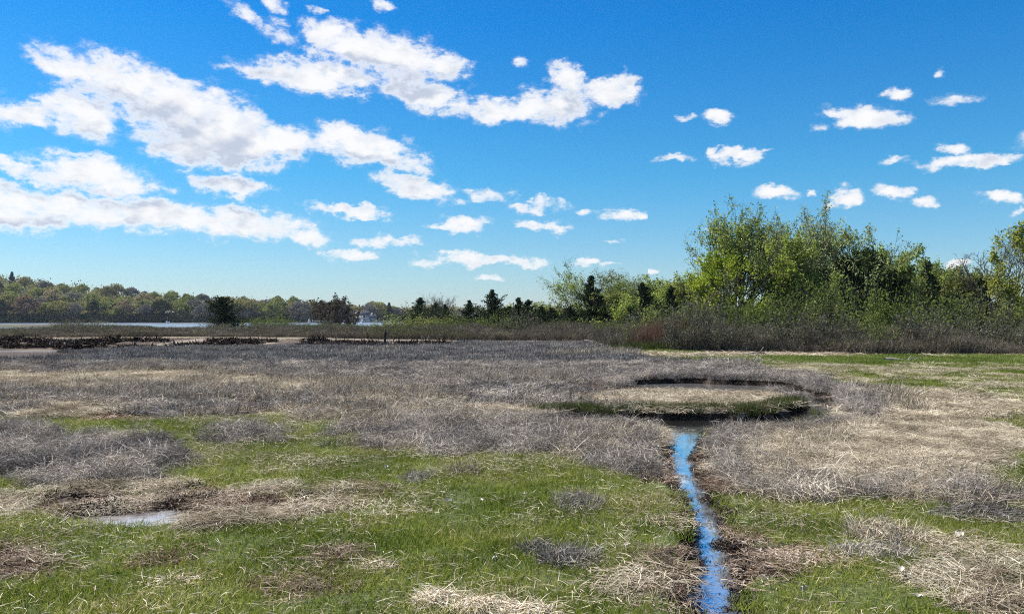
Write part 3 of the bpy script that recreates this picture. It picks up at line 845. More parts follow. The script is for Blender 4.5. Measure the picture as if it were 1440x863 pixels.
for kd, lst in buf.items():
    X = np.concatenate([a[0] for a in lst]); Y = np.concatenate([a[1] for a in lst]); s = np.concatenate([a[2] for a in lst])
    nm, lb = INFO[kd]
    ncount += len(X)
    scatter(nm, P[kd], X, Y, s, lb, cat='straw' if 'straw' in nm else 'peat' if 'peat' in nm else 'litter' if 'litter' in nm else 'grass')
print('instances', ncount)
#--PLANTS--

# ------------------------------------------------------------------ trees and shrubs
class TB:
    """collects tapered tubes into one mesh"""
    def __init__(s): s.V = []; s.Q = []; s.n = 0
    def tube(s, pts, rad, sides=5):
        pts = np.asarray(pts, float); rad = np.asarray(rad, float)
        tg = np.gradient(pts, axis=0); tg /= np.linalg.norm(tg, axis=1, keepdims=True) + 1e-9
        ref = np.array([0.0, 1.0, 0.0]) if abs(tg[0, 2]) > 0.7 else np.array([0.0, 0.0, 1.0])
        u = np.cross(tg, ref); u /= np.linalg.norm(u, axis=1, keepdims=True) + 1e-9
        v = np.cross(tg, u)
        a = np.arange(sides) * 2 * pi / sides
        R = pts[:, None, :] + (u[:, None, :] * np.cos(a)[None, :, None] + v[:, None, :] * np.sin(a)[None, :, None]) * rad[:, None, None]
        k = len(pts); base = s.n
        i = np.arange(k - 1)[:, None] * sides; j = np.arange(sides)[None, :]; j2 = (j + 1) % sides
        q = np.stack([i + j, i + j2, i + sides + j2, i + sides + j], 2).reshape(-1, 4) + base
        s.V.append(R.reshape(-1, 3)); s.Q.append(q); s.n += k * sides
    def mesh(s, name, mat): return mesh_from(name, np.concatenate(s.V), np.concatenate(s.Q), mat=mat, smooth=True)


def unit(v): return v / (np.linalg.norm(v) + 1e-9)


def wander(p, d, L, n, amp, up, rg):
    pts = [p]; st = L / n
    for i in range(n):
        d = unit(d + rg.normal(0, amp, 3) + np.array([0, 0, up]))
        pts.append(pts[-1] + d * st)
    return np.array(pts), d


def off_dir(d, ang, rg):
    r = rg.normal(0, 1, 3); r = unit(r - d * r.dot(d))
    return unit(d * cos(ang) + r * sin(ang))


def leaf_quads(C, size, rg, up=0.0, stretch=1.6, along=None):
    n = len(C)
    a = rg.normal(0, 1, (n, 3))
    if along is not None: a = a * 0.55 + along
    a[:, 2] += up
    a /= np.linalg.norm(a, axis=1, keepdims=True) + 1e-9
    b = rg.normal(0, 1, (n, 3)); b -= a * (a * b).sum(1, keepdims=True); b /= np.linalg.norm(b, axis=1, keepdims=True) + 1e-9
    s = (size * rg.uniform(.55, 1.35, n))[:, None]
    V_ = np.stack([C - a * s * stretch * .5, C + b * s * .5, C + a * s * stretch * .5, C - b * s * .5], 1).reshape(-1, 3)
    return V_, np.arange(4 * n).reshape(-1, 4)


def deciduous(seed, h, spread, stems=1, trunk_r=0.14, limbs=12, sub=7, twigs=5, tips=3, low=0.25, leaf=None, leaf_n=0, leaf_size=0.1, leaf_low=None, up=0.12, bark=None, lean=(0, 0), leaf_r=0.13, thick=1.0):
    """returns trunk mesh (trunk, limbs and twigs) and crown mesh"""
    rg = np.random.default_rng(seed)
    tb = TB(); tipsP = []
    for s_ in range(stems):
        off = rg.normal(0, 0.25 * (stems > 1), 2)
        d0 = unit(np.array([off[0] * .8 + lean[0], off[1] * .8 + lean[1], 1.0]))
        hh = h * rg.uniform(.8, 1.0) if s_ else h
        tr, _ = wander(np.array([off[0], off[1], -0.2]), d0, hh * 0.76, 9, 0.06, 0.06, rg)
        r0 = trunk_r * (1 if stems == 1 else .75)
        tb.tube(tr, np.linspace(r0, r0 * 0.16, len(tr)) * np.r_[1.25, np.ones(len(tr) - 1)], 7)
        for i in range(limbs):
            t = low + (1 - low) * (i + rg.uniform(0, .9)) / limbs
            t = min(t, .985)
            x = t * (len(tr) - 1); k = min(int(x), len(tr) - 2); p = tr[k] + (tr[k + 1] - tr[k]) * (x - k)
            d = unit(tr[k + 1] - tr[k])
            L1 = spread * 1.38 * (0.55 + 0.75 * math.sin(pi * min(1, (t - low) / (1 - low) * .45 + .34))) * (1 - .32 * t) * rg.uniform(.75, 1.2)
            d1 = off_dir(d, radians(rg.uniform(42, 72) * (1.1 - .4 * t)), rg)
            b1, _ = wander(p, d1, L1, 6, 0.10, up, rg)
            ra = r0 * (1 - .8 * t) * .5
            tb.tube(b1, np.linspace(ra, max(ra * .25, .008), 7), 5)
            for j in range(sub):
                t2 = .2 + .8 * (j + rg.uniform(0, .8)) / sub; t2 = min(t2, .98)
                x = t2 * 6; k = min(int(x), 5); p2 = b1[k] + (b1[k + 1] - b1[k]) * (x - k)
                d2 = off_dir(unit(b1[k + 1] - b1[k]), radians(rg.uniform(25, 55)), rg)
                L2 = L1 * .42 * (1.15 - .6 * t2) * rg.uniform(.7, 1.2)
                b2, _ = wander(p2, d2, L2, 4, 0.13, up * 1.2, rg)
                rb = max(ra * .35, .008) * thick
                tb.tube(b2, np.linspace(rb, .005 * thick, 5), 3)
                tipsP.append(b2[2:])
                for q in range(twigs):
                    t3 = .2 + .8 * (q + rg.uniform(0, .8)) / twigs; x = min(t3, .98) * 4; k = min(int(x), 3)
                    p3 = b2[k] + (b2[k + 1] - b2[k]) * (x - k)
                    d3 = off_dir(unit(b2[k + 1] - b2[k]), radians(rg.uniform(20, 50)), rg)
                    L3 = L2 * .5 * rg.uniform(.6, 1.2)
                    b3, _ = wander(p3, d3, L3, 2, 0.15, up, rg)
                    tb.tube(b3, np.array([.0065, .005, .003]) * thick, 3)
                    tipsP.append(b3)
                    for z in range(tips):
                        d4 = off_dir(d3, radians(rg.uniform(20, 50)), rg)
                        p4 = b3[0] + (b3[2] - b3[0]) * rg.uniform(.3, 1)
                        tb.tube(np.array([p4, p4 + d4 * L3 * rg.uniform(.3, .6)]), [.0045 * thick, .0025 * thick], 3)
    allv = np.concatenate([v_[:, 2] for v_ in tb.V]); kz = h / np.percentile(allv, 99.7)
    for v_ in tb.V: v_[:, 2] *= kz
    for v_ in tipsP: v_[:, 2] *= kz
    trunk = tb.mesh('trunk', bark or M_BARK)
    crown = None
    if leaf_n:
        T = np.concatenate(tipsP)
        wts = np.ones(len(T))
        if leaf_low is not None:       # more leaf low in the crown than at the thin top
            zt = (T[:, 2] - T[:, 2].min()) / (np.ptp(T[:, 2]) + 1e-6)
            wts = leaf_low + (1 - leaf_low) * (1 - zt) ** 1.3
        cl = fbm(T[:, 0] * 1.0 + T[:, 1] * .7, T[:, 2] + T[:, 1] * .3, .9, 3, seed)
        wts = wts * sstep(cl, -.45, .35) + 0.02
        idx = rg.choice(len(T), leaf_n, p=wts / wts.sum())
        C = T[idx] + rg.normal(0, leaf_r, (leaf_n, 3))
        V_, Q_ = leaf_quads(C, leaf_size, rg)
        crown = mesh_from('crown', V_, Q_, mat=leaf)
    return trunk, crown


def cedar(seed, h, r, n=110, columnar=0.0, spiky=0.4, low=0.03, mat=None, blade=0.13, per=44):
    rg = np.random.default_rng(seed)
    tb = TB()
    tr, _ = wander(np.array([0, 0, -0.15]), np.array([rg.normal(0, .04), rg.normal(0, .04), 1.0]), h, 8, 0.025, 0.02, rg)
    tb.tube(tr, np.linspace(.035 * h / 2 + .03, .012, 9), 6)
    C, A = [], []
    lump = rg.uniform(.78, 1.2, 12)
    for i in range(n):
        t = low + (1 - low) * ((i + rg.uniform(0, 1)) / n) ** 0.95
        x = min(t, .995) * 8; k = min(int(x), 7); p = tr[k] + (tr[k + 1] - tr[k]) * (x - k)
        prof = (1 - t) ** (1.0 - .42 * columnar) * 1.15 + 0.03
        if t < .15: prof *= .75 + t * 1.6
        az_ = rg.uniform(0, 2 * pi)
        L = r * prof * np.interp(t * 11, range(12), lump) * rg.uniform(.4, 1.3) * (1 + .22 * sin(az_ * 2 + seed + t * 5))
        if rg.random() < .10: L *= 1 + spiky
        e = radians(rg.uniform(0, 38) + 30 * t)
        d = np.array([cos(az_) * cos(e), sin(az_) * cos(e), sin(e)])
        b, _ = wander(p, d, L, 4, .08, .05, rg)
        tb.tube(b, np.linspace(.022, .006, 5), 3)
        m = int(per * (0.35 + 1.0 * L / (r + 1e-6)))
        tt = rg.uniform(.12, 1.03, m) ** .8 * 4
        kk = np.minimum(tt.astype(int), 3)
        q = b[kk] + (b[kk + 1] - b[kk]) * (tt - kk)[:, None]
        C.append(q + rg.normal(0, (.05 + .05 * r) * (1.05 - .75 * t), (m, 3)) * np.array([1, 1, .7]))
        A.append(np.tile(d * .6 + np.array([0, 0, .75]), (m, 1)))
    # leader
    m = 60
    tt = rg.uniform(.8, 1.02, m)
    C.append(np.stack([np.interp(tt, np.linspace(0, 1, 9), tr[:, a]) for a in range(3)], 1) + rg.normal(0, .04, (m, 3))); A.append(np.tile([0, 0, 1.3], (m, 1)))
    C = np.concatenate(C); A = np.concatenate(A)
    C[:, 2] = np.maximum(C[:, 2], 0.05)
    V_, Q_ = leaf_quads(C, blade * .55, rg, stretch=2.6, along=A)
    return tb.mesh('trunk', M_BARKD), mesh_from('crown', V_, Q_, mat=mat or LEAF['cedar'])


def shrub(seed, h, r, mat, stems=46, leaves=1500, size=.055, twigmat=None, twigs=5, upf=.9):
    rg = np.random.default_rng(seed)
    tb = TB(); pts_ = []
    for i in range(stems):
        a = rg.uniform(0, 2 * pi); q = rg.uniform(0, 1) ** .6
        d = unit(np.array([cos(a) * q * r / h * 1.2, sin(a) * q * r / h * 1.2, upf]))
        L = h * math.sqrt(max(.25, 1 - .55 * q * q)) * rg.uniform(.75, 1.08)
        p = np.array([cos(a) * q * r * .25, sin(a) * q * r * .25, -.05])
        b, _ = wander(p, d, L, 5, .07, .04, rg)
        tb.tube(b, np.linspace(.014, .004, 6), 3)
        pts_.append(b[1:])
        for j in range(twigs):
            x = rg.uniform(1.2, 4.9); k = int(x); p2 = b[k] + (b[min(k + 1, 5)] - b[k]) * (x - k)
            d2 = off_dir(unit(b[min(k + 1, 5)] - b[k]), radians(rg.uniform(15, 40)), rg)
            b2, _ = wander(p2, d2, L * rg.uniform(.18, .38), 2, .1, .1, rg)
            tb.tube(b2, [.007, .005, .003], 3)
            pts_.append(b2)
    T = np.concatenate(pts_)
    C = T[rg.integers(0, len(T), leaves)] + rg.normal(0, .07, (leaves, 3))
    C[:, 2] = np.maximum(C[:, 2], .03)
    V_, Q_ = leaf_quads(C, size, rg, up=.5)
    return tb.mesh('stems', twigmat or M_BARK), mesh_from('foliage', V_, Q_, mat=mat)


def plant(name, meshes, names, x, y, label, cat, group=None, rz=0.0, sc=1.0, z=None):
    z = float(height(np.array([x]), np.array([y]))[0]) if z is None else z
    r = bpy.data.objects.new(name, None); COL.objects.link(r)
    r.location = (x, y, z); r.rotation_euler = (0, 0, rz)
    r.scale = (sc, sc, sc) if np.isscalar(sc) else sc
    r.empty_display_size = .3
    tag(r, label, cat, group)
    for nm, me in zip(names, meshes):
        if me is not None: link(nm, me, parent=r)
    return r


TC = ('trunk', 'crown')
# --- cedars: (px of trunk, py of top, distance, radius, columnar, spiky, label)
CEDARS = [
 (1308, 365, 50, 1.45, .2, .5, 'broad dark cedar with pointed top left of the pale olive tree'),
 (1380, 388, 50, 1.15, .3, .3, 'small dark cone shaped cedar below the bare forked tree'),
 (1412, 418, 47, .95, .2, .3, 'low dark cedar between the bare forked tree and the golden tree'),
 (1196, 372, 49, 1.35, .6, .3, 'dark evergreen inside the tall clump, left of the two'),
 (1226, 350, 50, 1.55, .5, .4, 'tall black green evergreen at the right end of the tall clump'),
 (1125, 372, 50, 1.25, .7, .3, 'dark evergreen standing between the two tallest spring trees'),
 (1345, 408, 52, 1.2, .2, .3, 'squat dark cedar right of the broad pointed cedar'),
 (945, 400, 55, .95, .3, .3, 'small dark cedar among the olive trees left of the lime tree'),
 (784, 432, 62, 1.6, .1, .2, 'low dark cedar squeezed between two others left of the domed tree'),
 (750, 434, 64, 1.6, .1, .2, 'low broad cedar filling in right of the close pair'),
 (710, 430, 66, 1.4, .1, .3, 'low dark cedar between the spiky cedar and the close pair'),
 (845, 420, 61, 1.5, .2, .2, 'dark cedar hugging the right side of the spire'),
 (903, 396, 58, 1.5, .3, .3, 'steep dark cedar at the right end of the middle grove'),
 (829, 386, 60, 1.25, .4, .4, 'dark spire cedar in front of the sparse domed tree'),
 (800, 428, 60, 1.5, .1, .2, 'low wide dark cedar at the left foot of the domed tree'),
 (768, 430, 62, 1.4, .1, .2, 'low dark cedar left of the middle grove'),
 (860, 424, 61, 1.3, .2, .2, 'low dark cedar between the spire and the steep cedar'),
 (728, 417, 64, 1.25, .2, .4, 'dark round shouldered cedar, left one of a close pair'),
 (744, 420, 66, 1.2, .2, .3, 'dark cedar, right one of a close pair'),
 (693, 406, 66, 1.5, .0, 1.1, 'open spiky cedar with layered level boughs'),
 (659, 421, 66, 1.05, .0, 1.0, 'small thin spiky cedar at the end of the low green scrub'),
 (590, 417, 74, 1.6, .2, .4, 'dark clumped cedar above the low green scrub'),
 (614, 424, 76, 1.2, .1, .4, 'dark cedar under the bare twiggy tree'),
 (630, 427, 77, 1.1, .1, .5, 'ragged dark cedar right of the bare twiggy tree'),
 (317, 418, 80, 1.4, .5, .3, 'lone dark rounded juniper standing on the left shore'),
]
CP = [cedar(900 + i, 5.0, rr, n=150, per=36, columnar=cc, spiky=ss) for i, (rr, cc, ss) in enumerate(((1.5, .2, .4), (1.35, .5, .3), (1.6, .0, 1.1), (1.9, .1, .2), (1.45, .7, .3)))]
CP.append(cedar(977, 5.0, 1.9, n=230, columnar=1.0, spiky=.25, per=44))
for i, (px, py, D, r, cc, ss, lb) in enumerate(CEDARS):
    x = XA(px, D); z0 = float(height(np.array([x]), np.array([float(D)]))[0])
    hh = ZA(py, D) - z0
    k = 2 if ss > .9 else (4 if cc >= .5 else (1 if cc >= .35 else (3 if cc < .15 else 0)))
    if px == 317: k = 5
    pr_ = (1.5, 1.35, 1.6, 1.9, 1.45, 1.9)[k]
    s = (r / pr_ * 1.55, r / pr_ * 1.55, hh / 5.0)
    plant('cedar_tree', CP[k], TC, x, D, lb, 'cedar', 'dark cedars along the treeline', rz=i * 1.7, sc=s)


def tree_at(name, seed, px, pytop, D, label, group, **kw):
    x = XA(px, D); z0 = float(height(np.array([x]), np.array([float(D)]))[0])
    h = ZA(pytop, D) - z0
    me = deciduous(seed, h, **kw)
    return plant(name, me, TC, x, D, label, 'tree', group)


GR = 'spring trees on the right'
tree_at('lime_tree', 11, 1042, 284, 50, 'tall spring tree with bright lime leaf on its left side', GR, spread=3.1, stems=3, trunk_r=.24, limbs=14, sub=8, twigs=5, tips=2, low=.18, leaf=LEAF['spring'], leaf_n=13000, leaf_size=.09, leaf_low=.40, up=.2, bark=M_BARKD)
tree_at('lime_shrub_tree', 12, 1008, 372, 47, 'bushy bright lime yellow tree at the foot of the tallest spring tree', GR, spread=1.15, stems=4, trunk_r=.08, limbs=11, sub=6, twigs=4, tips=0, low=.06, leaf=LEAF['lime'], leaf_n=7500, leaf_size=.085, up=.12)
tree_at('lime_shrub_tree', 13, 1030, 330, 48.5, 'leafy lime green tree between the tall trunk and the scrub', GR, spread=1.3, stems=3, trunk_r=.09, limbs=11, sub=6, twigs=4, tips=0, low=.12, leaf=LEAF['lime'], leaf_n=5000, leaf_size=.10, leaf_low=.2, up=.15)
tree_at('spring_tree', 14, 1122, 286, 51, 'tall slender spring tree with a thin feathery top', GR, spread=2.5, stems=3, trunk_r=.18, limbs=13, sub=7, twigs=5, tips=2, low=.2, leaf=LEAF['pale'], leaf_n=8000, leaf_size=.08, leaf_low=.25, up=.22, bark=M_BARKD)
tree_at('spring_tree', 15, 1172, 297, 51, 'wide spring tree with pale silvery leaf in its top', GR, spread=3.0, stems=3, trunk_r=.2, limbs=14, sub=7, twigs=5, tips=2, low=.2, leaf=LEAF['pale'], leaf_n=12000, leaf_size=.09, leaf_low=.4, up=.2, bark=M_BARKD)
tree_at('spring_tree', 29, 1148, 312, 52, 'bushy spring tree between the slender tree and the wide silvery one', GR, spread=2.6, stems=3, trunk_r=.15, limbs=13, sub=7, twigs=4, tips=1, low=.15, leaf=LEAF['spring'], leaf_n=10000, leaf_size=.09, leaf_low=.6, up=.18, bark=M_BARKD)
tree_at('spring_tree', 16, 1210, 322, 50, 'thin topped tree leaning out of the right side of the clump', GR, spread=2.2, trunk_r=.12, limbs=11, sub=6, twigs=5, tips=2, low=.3, leaf=LEAF['spring'], leaf_n=2300, leaf_size=.09, leaf_low=.1, up=.2, lean=(.12, 0), bark=M_BARKD)
tree_at('spring_tree', 17, 1090, 340, 48.5, 'low leafy tree filling the gap between the tall trunks', GR, spread=2.2, stems=2, trunk_r=.1, limbs=11, sub=6, twigs=4, tips=0, low=.15, leaf=LEAF['spring'], leaf_n=8200, leaf_size=.10, up=.15)
tree_at('ivy_tree', 18, 1190, 352, 49, 'dark ivy clad tree at the heart of the clump', GR, spread=1.7, stems=2, trunk_r=.12, limbs=12, sub=6, twigs=3, tips=0, low=.05, leaf=LEAF['ivy'], leaf_n=9000, leaf_size=.10, up=.15, bark=M_BARKD)
tree_at('ivy_tree', 19, 1235, 372, 48, 'dark ivy clad tree at the right edge of the clump', GR, spread=1.7, stems=2, trunk_r=.12, limbs=12, sub=6, twigs=3, tips=0, low=.05, leaf=LEAF['ivy'], leaf_n=8000, leaf_size=.10, up=.15, bark=M_BARKD)
tree_at('ivy_tree', 20, 1122, 388, 48, 'dark ivy covered stump of a tree behind the scrub', GR, spread=1.5, stems=2, trunk_r=.1, limbs=11, sub=6, twigs=3, tips=0, low=.05, leaf=LEAF['ivy'], leaf_n=6000, leaf_size=.10, up=.15, bark=M_BARKD)
tree_at('spring_tree', 21, 1268, 345, 55, 'round headed yellow green tree right of the dark clump', GR, spread=2.1, trunk_r=.14, stems=2, limbs=12, sub=7, twigs=4, tips=1, low=.25, leaf=LEAF['spring'], leaf_n=9500, leaf_size=.11, leaf_low=.8, up=.15)
tree_at('spring_tree', 22, 1282, 385, 50, 'grey green small tree in front of the round headed tree', GR, spread=1.9, stems=2, trunk_r=.1, limbs=12, sub=7, twigs=4, tips=1, low=.2, leaf=LEAF['olive'], leaf_n=3400, leaf_size=.09, up=.15)
tree_at('olive_tree', 23, 1348, 374, 58, 'thinly leaved olive brown tree behind the squat cedar', GR, spread=2.6, stems=2, trunk_r=.11, limbs=12, sub=7, twigs=4, tips=1, low=.2, leaf=LEAF['olive'], leaf_n=8000, leaf_size=.11, up=.15)
tree_at('olive_tree', 24, 1322, 378, 60, 'hazy olive tree rising behind the broad pointed cedar', GR, spread=2.2, trunk_r=.11, limbs=12, sub=7, twigs=4, tips=1, low=.2, leaf=LEAF['olive'], leaf_n=3500, leaf_size=.11, up=.15)
tree_at('bare_tree', 25, 1402, 318, 52, 'bare grey forked tree with open branches against the sky', GR, spread=3.0, trunk_r=.15, limbs=10, sub=6, twigs=5, tips=3, low=.32, up=.16, leaf=LEAF['spring'], leaf_n=300, leaf_size=.07, lean=(-.05, 0), bark=M_BARK, thick=1.7)
tree_at('bare_tree', 44, 1424, 330, 56, 'second bare grey tree close behind the golden tree', GR, spread=2.4, trunk_r=.15, limbs=11, sub=6, twigs=5, tips=3, low=.3, up=.16, leaf=LEAF['spring'], leaf_n=300, leaf_size=.07, bark=M_BARK, thick=1.7)
tree_at('spring_tree', 45, 1300, 368, 62, 'hazy spring tree behind the gap right of the round headed tree', GR, spread=2.8, stems=2, trunk_r=.13, limbs=12, sub=7, twigs=4, tips=1, low=.2, leaf=LEAF['spring'], leaf_n=7000, leaf_size=.11, up=.15)
tree_at('gold_tree', 26, 1446, 318, 46, 'golden green leafed tree cut by the right edge of view', GR, spread=2.1, trunk_r=.15, limbs=12, sub=7, twigs=4, tips=1, low=.25, leaf=LEAF['gold'], leaf_n=5200, leaf_size=.11, up=.12)
tree_at('gold_tree', 27, 1440, 425, 44, 'small lime gold tree low at the right edge of view', GR, spread=1.1, stems=2, trunk_r=.07, limbs=9, sub=5, twigs=4, tips=1, low=.15, leaf=LEAF['gold'], leaf_n=1800, leaf_size=.10, up=.12)
tree_at('spring_tree', 28, 1500, 350, 48, 'leafy spring tree just past the golden tree', GR, spread=2.4, trunk_r=.15, limbs=11, sub=6, twigs=4, tips=0, low=.2, leaf=LEAF['spring'], leaf_n=3500, leaf_size=.13, up=.12)
GM = 'trees of the middle grove'
tree_at('olive_tree', 31, 962, 388, 62, 'olive leafed tree sloping up toward the tall spring clump', GM, spread=1.7, stems=2, trunk_r=.12, limbs=12, sub=7, twigs=4, tips=1, low=.12, leaf=LEAF['olive'], leaf_n=5200, leaf_size=.12, up=.12)
tree_at('olive_tree', 32, 985, 390, 64, 'olive green tree tucked behind the lime yellow tree', GM, spread=1.8, stems=2, trunk_r=.12, limbs=12, sub=7, twigs=4, tips=1, low=.12, leaf=LEAF['olive'], leaf_n=5200, leaf_size=.12, up=.12)
tree_at('olive_tree', 41, 948, 392, 64, 'broad olive green tree behind the small dark cedar', GM, spread=2.4, stems=3, trunk_r=.12, limbs=12, sub=7, twigs=4, tips=0, low=.1, leaf=LEAF['spring'], leaf_n=9000, leaf_size=.11, up=.12)
tree_at('olive_tree', 42, 742, 428, 70, 'low broad olive tree behind the close pair of cedars', GM, spread=2.4, stems=3, trunk_r=.1, limbs=11, sub=6, twigs=4, tips=0, low=.08, leaf=LEAF['olive'], leaf_n=7000, leaf_size=.11, up=.1)
tree_at('olive_tree', 43, 915, 405, 64, 'leafy olive tree just right of the steep cedar', GM, spread=2.0, stems=3, trunk_r=.1, limbs=11, sub=6, twigs=4, tips=0, low=.08, leaf=LEAF['olive'], leaf_n=7000, leaf_size=.11, up=.1)
tree_at('olive_tree', 33, 928, 412, 60, 'low yellow olive tree right of the steep cedar', GM, spread=1.8, stems=2, trunk_r=.1, limbs=11, sub=6, twigs=4, tips=0, low=.12, leaf=LEAF['spring'], leaf_n=3000, leaf_size=.11, up=.12)
tree_at('domed_tree', 34, 828, 370, 66, 'sparse domed tree in thin first leaf in the middle grove', GM, spread=4.6, stems=2, trunk_r=.16, limbs=15, sub=8, twigs=6, tips=3, low=.28, leaf=LEAF['spring'], leaf_n=8000, leaf_size=.085, up=.07, bark=M_BARKD, thick=1.25)
tree_at('domed_tree', 35, 884, 378, 66, 'nearly bare domed tree with dark limbs left of the steep cedar', GM, spread=3.3, trunk_r=.17, limbs=13, sub=8, twigs=6, tips=3, low=.3, leaf=LEAF['olive'], leaf_n=4500, leaf_size=.08, up=.09, bark=M_BARKD, thick=1.25)
tree_at('olive_tree', 36, 858, 412, 60, 'grey olive small tree below the two domed trees', GM, spread=1.8, stems=2, trunk_r=.09, limbs=11, sub=6, twigs=4, tips=1, low=.15, leaf=LEAF['olive'], leaf_n=6000, leaf_size=.10, up=.12)
tree_at('olive_tree', 37, 882, 416, 58, 'green leafed small tree between dark trunks of the middle grove', GM, spread=1.6, stems=2, trunk_r=.09, limbs=11, sub=6, twigs=4, tips=1, low=.15, leaf=LEAF['spring'], leaf_n=3000, leaf_size=.10, up=.12)
tree_at('olive_tree', 38, 762, 424, 68, 'low rounded olive tree left of the domed tree', GM, spread=2.0, stems=2, trunk_r=.09, limbs=10, sub=6, twigs=4, tips=0, low=.12, leaf=LEAF['olive'], leaf_n=3200, leaf_size=.12, up=.12)
tree_at('bare_tree', 39, 620, 413, 80, 'bare twiggy tree above the low dark cedars', GM, spread=2.6, stems=2, trunk_r=.08, limbs=10, sub=7, twigs=5, tips=2, low=.3, up=.22, leaf=LEAF['olive'], leaf_n=60, leaf_size=.07, bark=M_BARK, thick=1.4)
tree_at('purple_tree', 40, 487, 418, 120, 'dark purple brown round tree standing alone on the low shore', GM, spread=3.4, stems=3, trunk_r=.16, limbs=14, sub=7, twigs=4, tips=0, low=.1, leaf=LEAF['crownred'], leaf_n=5200, leaf_size=.20, up=.2, bark=M_BARKD, thick=1.6)

# --- shrubs
SH = [shrub(500 + i, 2.1, r_, LEAF[m_], leaves=n_, size=.06) for i, (r_, m_, n_) in enumerate(((1.5, 'shrub', 2400), (1.7, 'shrub', 2600), (1.4, 'grey', 1600), (1.6, 'olive', 2200), (1.3, 'lime', 2200), (1.5, 'grey', 1500), (1.7, 'cedar', 3000)))]
KIND = {0: 'olive green', 1: 'dense green', 2: 'grey twiggy', 3: 'yellow olive', 4: 'bright lime green', 5: 'grey brown', 6: 'dark evergreen'}
# (px, py of top, distance, kind, width factor, where)
SHRUBS = [
 (960, 447, 39.5, 5, .9, 'standing forward in the brown scrub below the lime tree'), (1005, 452, 38.5, 2, .8, 'low in the brown scrub under the tall trunk'), (1060, 449, 38, 5, .9, 'forward in the brown scrub below the ivy covered stump'), (1118, 452, 37.5, 2, .9, 'forward in the scrub below the evergreen gap'), (1172, 449, 37.5, 5, .9, 'forward in the scrub under the ivy clad tree'), (1232, 452, 37, 0, .8, 'forward in the scrub right of the tall clump'), (1292, 450, 37, 5, .9, 'forward in the scrub by the broad pointed cedar'), (1352, 448, 37, 2, .9, 'forward in the scrub below the squat cedar'), (1412, 450, 37, 5, .9, 'forward in the scrub below the bare forked tree'),
 (720, 446, 66, 6, 1.5, 'under the close pair of cedars'), (752, 444, 66, 6, 1.6, 'between the close pair and the low cedars'), (782, 443, 64, 6, 1.6, 'left of the domed tree'), (815, 443, 64, 6, 1.5, 'below the domed tree'), (848, 440, 63, 6, 1.5, 'right of the dark spire'), (876, 438, 62, 6, 1.5, 'beside the steep cedar'), (925, 432, 60, 6, 1.4, 'behind the gap left of the thicket'), (675, 447, 68, 6, 1.3, 'between the two spiky cedars'), (602, 442, 72, 6, 1.3, 'below the bare twiggy tree'),
 (925, 440, 44, 3, 1.0, 'at the left end of the right hand thicket'), (955, 434, 43, 0, 1.2, 'behind the rusty reeds'), (985, 436, 42, 2, 1.2, 'right of the rusty reeds'),
 (1018, 438, 42, 5, 1.0, 'below the lime yellow tree'), (1045, 440, 42, 0, 1.0, 'under the tallest spring tree'), (1075, 432, 41, 1, 1.2, 'just right of the tallest spring trunk'),
 (1108, 426, 42, 0, 1.2, 'in front of the ivy covered stump'), (1140, 420, 41, 1, 1.3, 'bulging up between the two dark evergreens'), (1165, 430, 40, 3, 1.0, 'in front of the ivy clad tree'),
 (1190, 436, 40, 1, 1.0, 'at the foot of the black green evergreen'), (1216, 420, 41, 0, 1.1, 'at the right foot of the tall clump'), (1250, 436, 41, 4, .9, 'below the round headed tree'),
 (1278, 440, 40, 1, 1.0, 'left of the broad pointed cedar'), (1305, 436, 40, 1, 1.3, 'in front of the broad pointed cedar'), (1338, 438, 40, 0, 1.2, 'in front of the squat cedar'),
 (1370, 432, 40, 3, 1.1, 'below the small cone shaped cedar'), (1398, 430, 40, 2, 1.0, 'under the bare forked tree'), (1428, 440, 39, 0, 1.1, 'beside the small lime gold tree'), (1460, 436, 39, 0, 1.1, 'past the small lime gold tree'),
 (1500, 436, 39, 1, 1.2, 'beyond the golden tree'),
 (870, 446, 56, 2, 1.2, 'below the steep cedar'), (905, 447, 52, 5, 1.0, 'before the gap left of the thicket'), (860, 454, 52, 3, .8, 'in front of the dark spire'), (835, 448, 57, 5, 1.1, 'left of the dark spire'),
 (800, 448, 60, 2, 1.1, 'before the low wide cedar'), (765, 449, 60, 3, .8, 'before the low dark cedar left of the grove'), (735, 440, 58, 2, 1.3, 'in front of the close pair of cedars'),
 (706, 440, 60, 0, 1.4, 'right of the spiky layered cedar'), (680, 446, 60, 5, 1.2, 'at the foot of the spiky layered cedar'), (648, 445, 62, 0, 1.2, 'at the foot of the thin spiky cedar'),
 (622, 443, 66, 3, 1.6, 'at the right of the low green scrub'), (598, 443, 66, 3, 1.6, 'in the middle of the low green scrub'), (572, 444, 66, 3, 1.6, 'at the left of the low green scrub'), (552, 447, 66, 0, 1.4, 'where the low green scrub begins'),
 (385, 443, 84, 0, 1.6, 'right of the lone juniper'), (355, 447, 80, 0, 1.4, 'close beside the lone juniper'), (112, 444, 78, 2, 1.5, 'standing up in front of the bay'), (95, 450, 76, 5, 1.2, 'low in front of the bay'),
 (300, 452, 76, 5, 1.2, 'left of the lone juniper'), (420, 450, 84, 5, 1.4, 'before the moored boats'), (460, 452, 86, 2, 1.3, 'left of the purple brown tree'),
]
for i, (px, py, D, k, wf, where) in enumerate(SHRUBS):
    x = XA(px, D); z0 = float(height(np.array([x]), np.array([float(D)]))[0])
    hs = (ZA(py, D) - z0) / 2.1 * (1.3 if k == 6 else 1.3 if px > 900 else 1.0) * (1 + .16 * sin(i * 2.3))
    wf = wf * (1.35 if k == 6 else 1)
    plant('shrub', SH[k], ('stem', 'foliage'), x, D, '%s shrub %s' % (KIND[k], where), 'shrub', 'shrubs behind the brown scrub', rz=i * 2.1, sc=(wf * 1.05, wf * 1.05, hs))


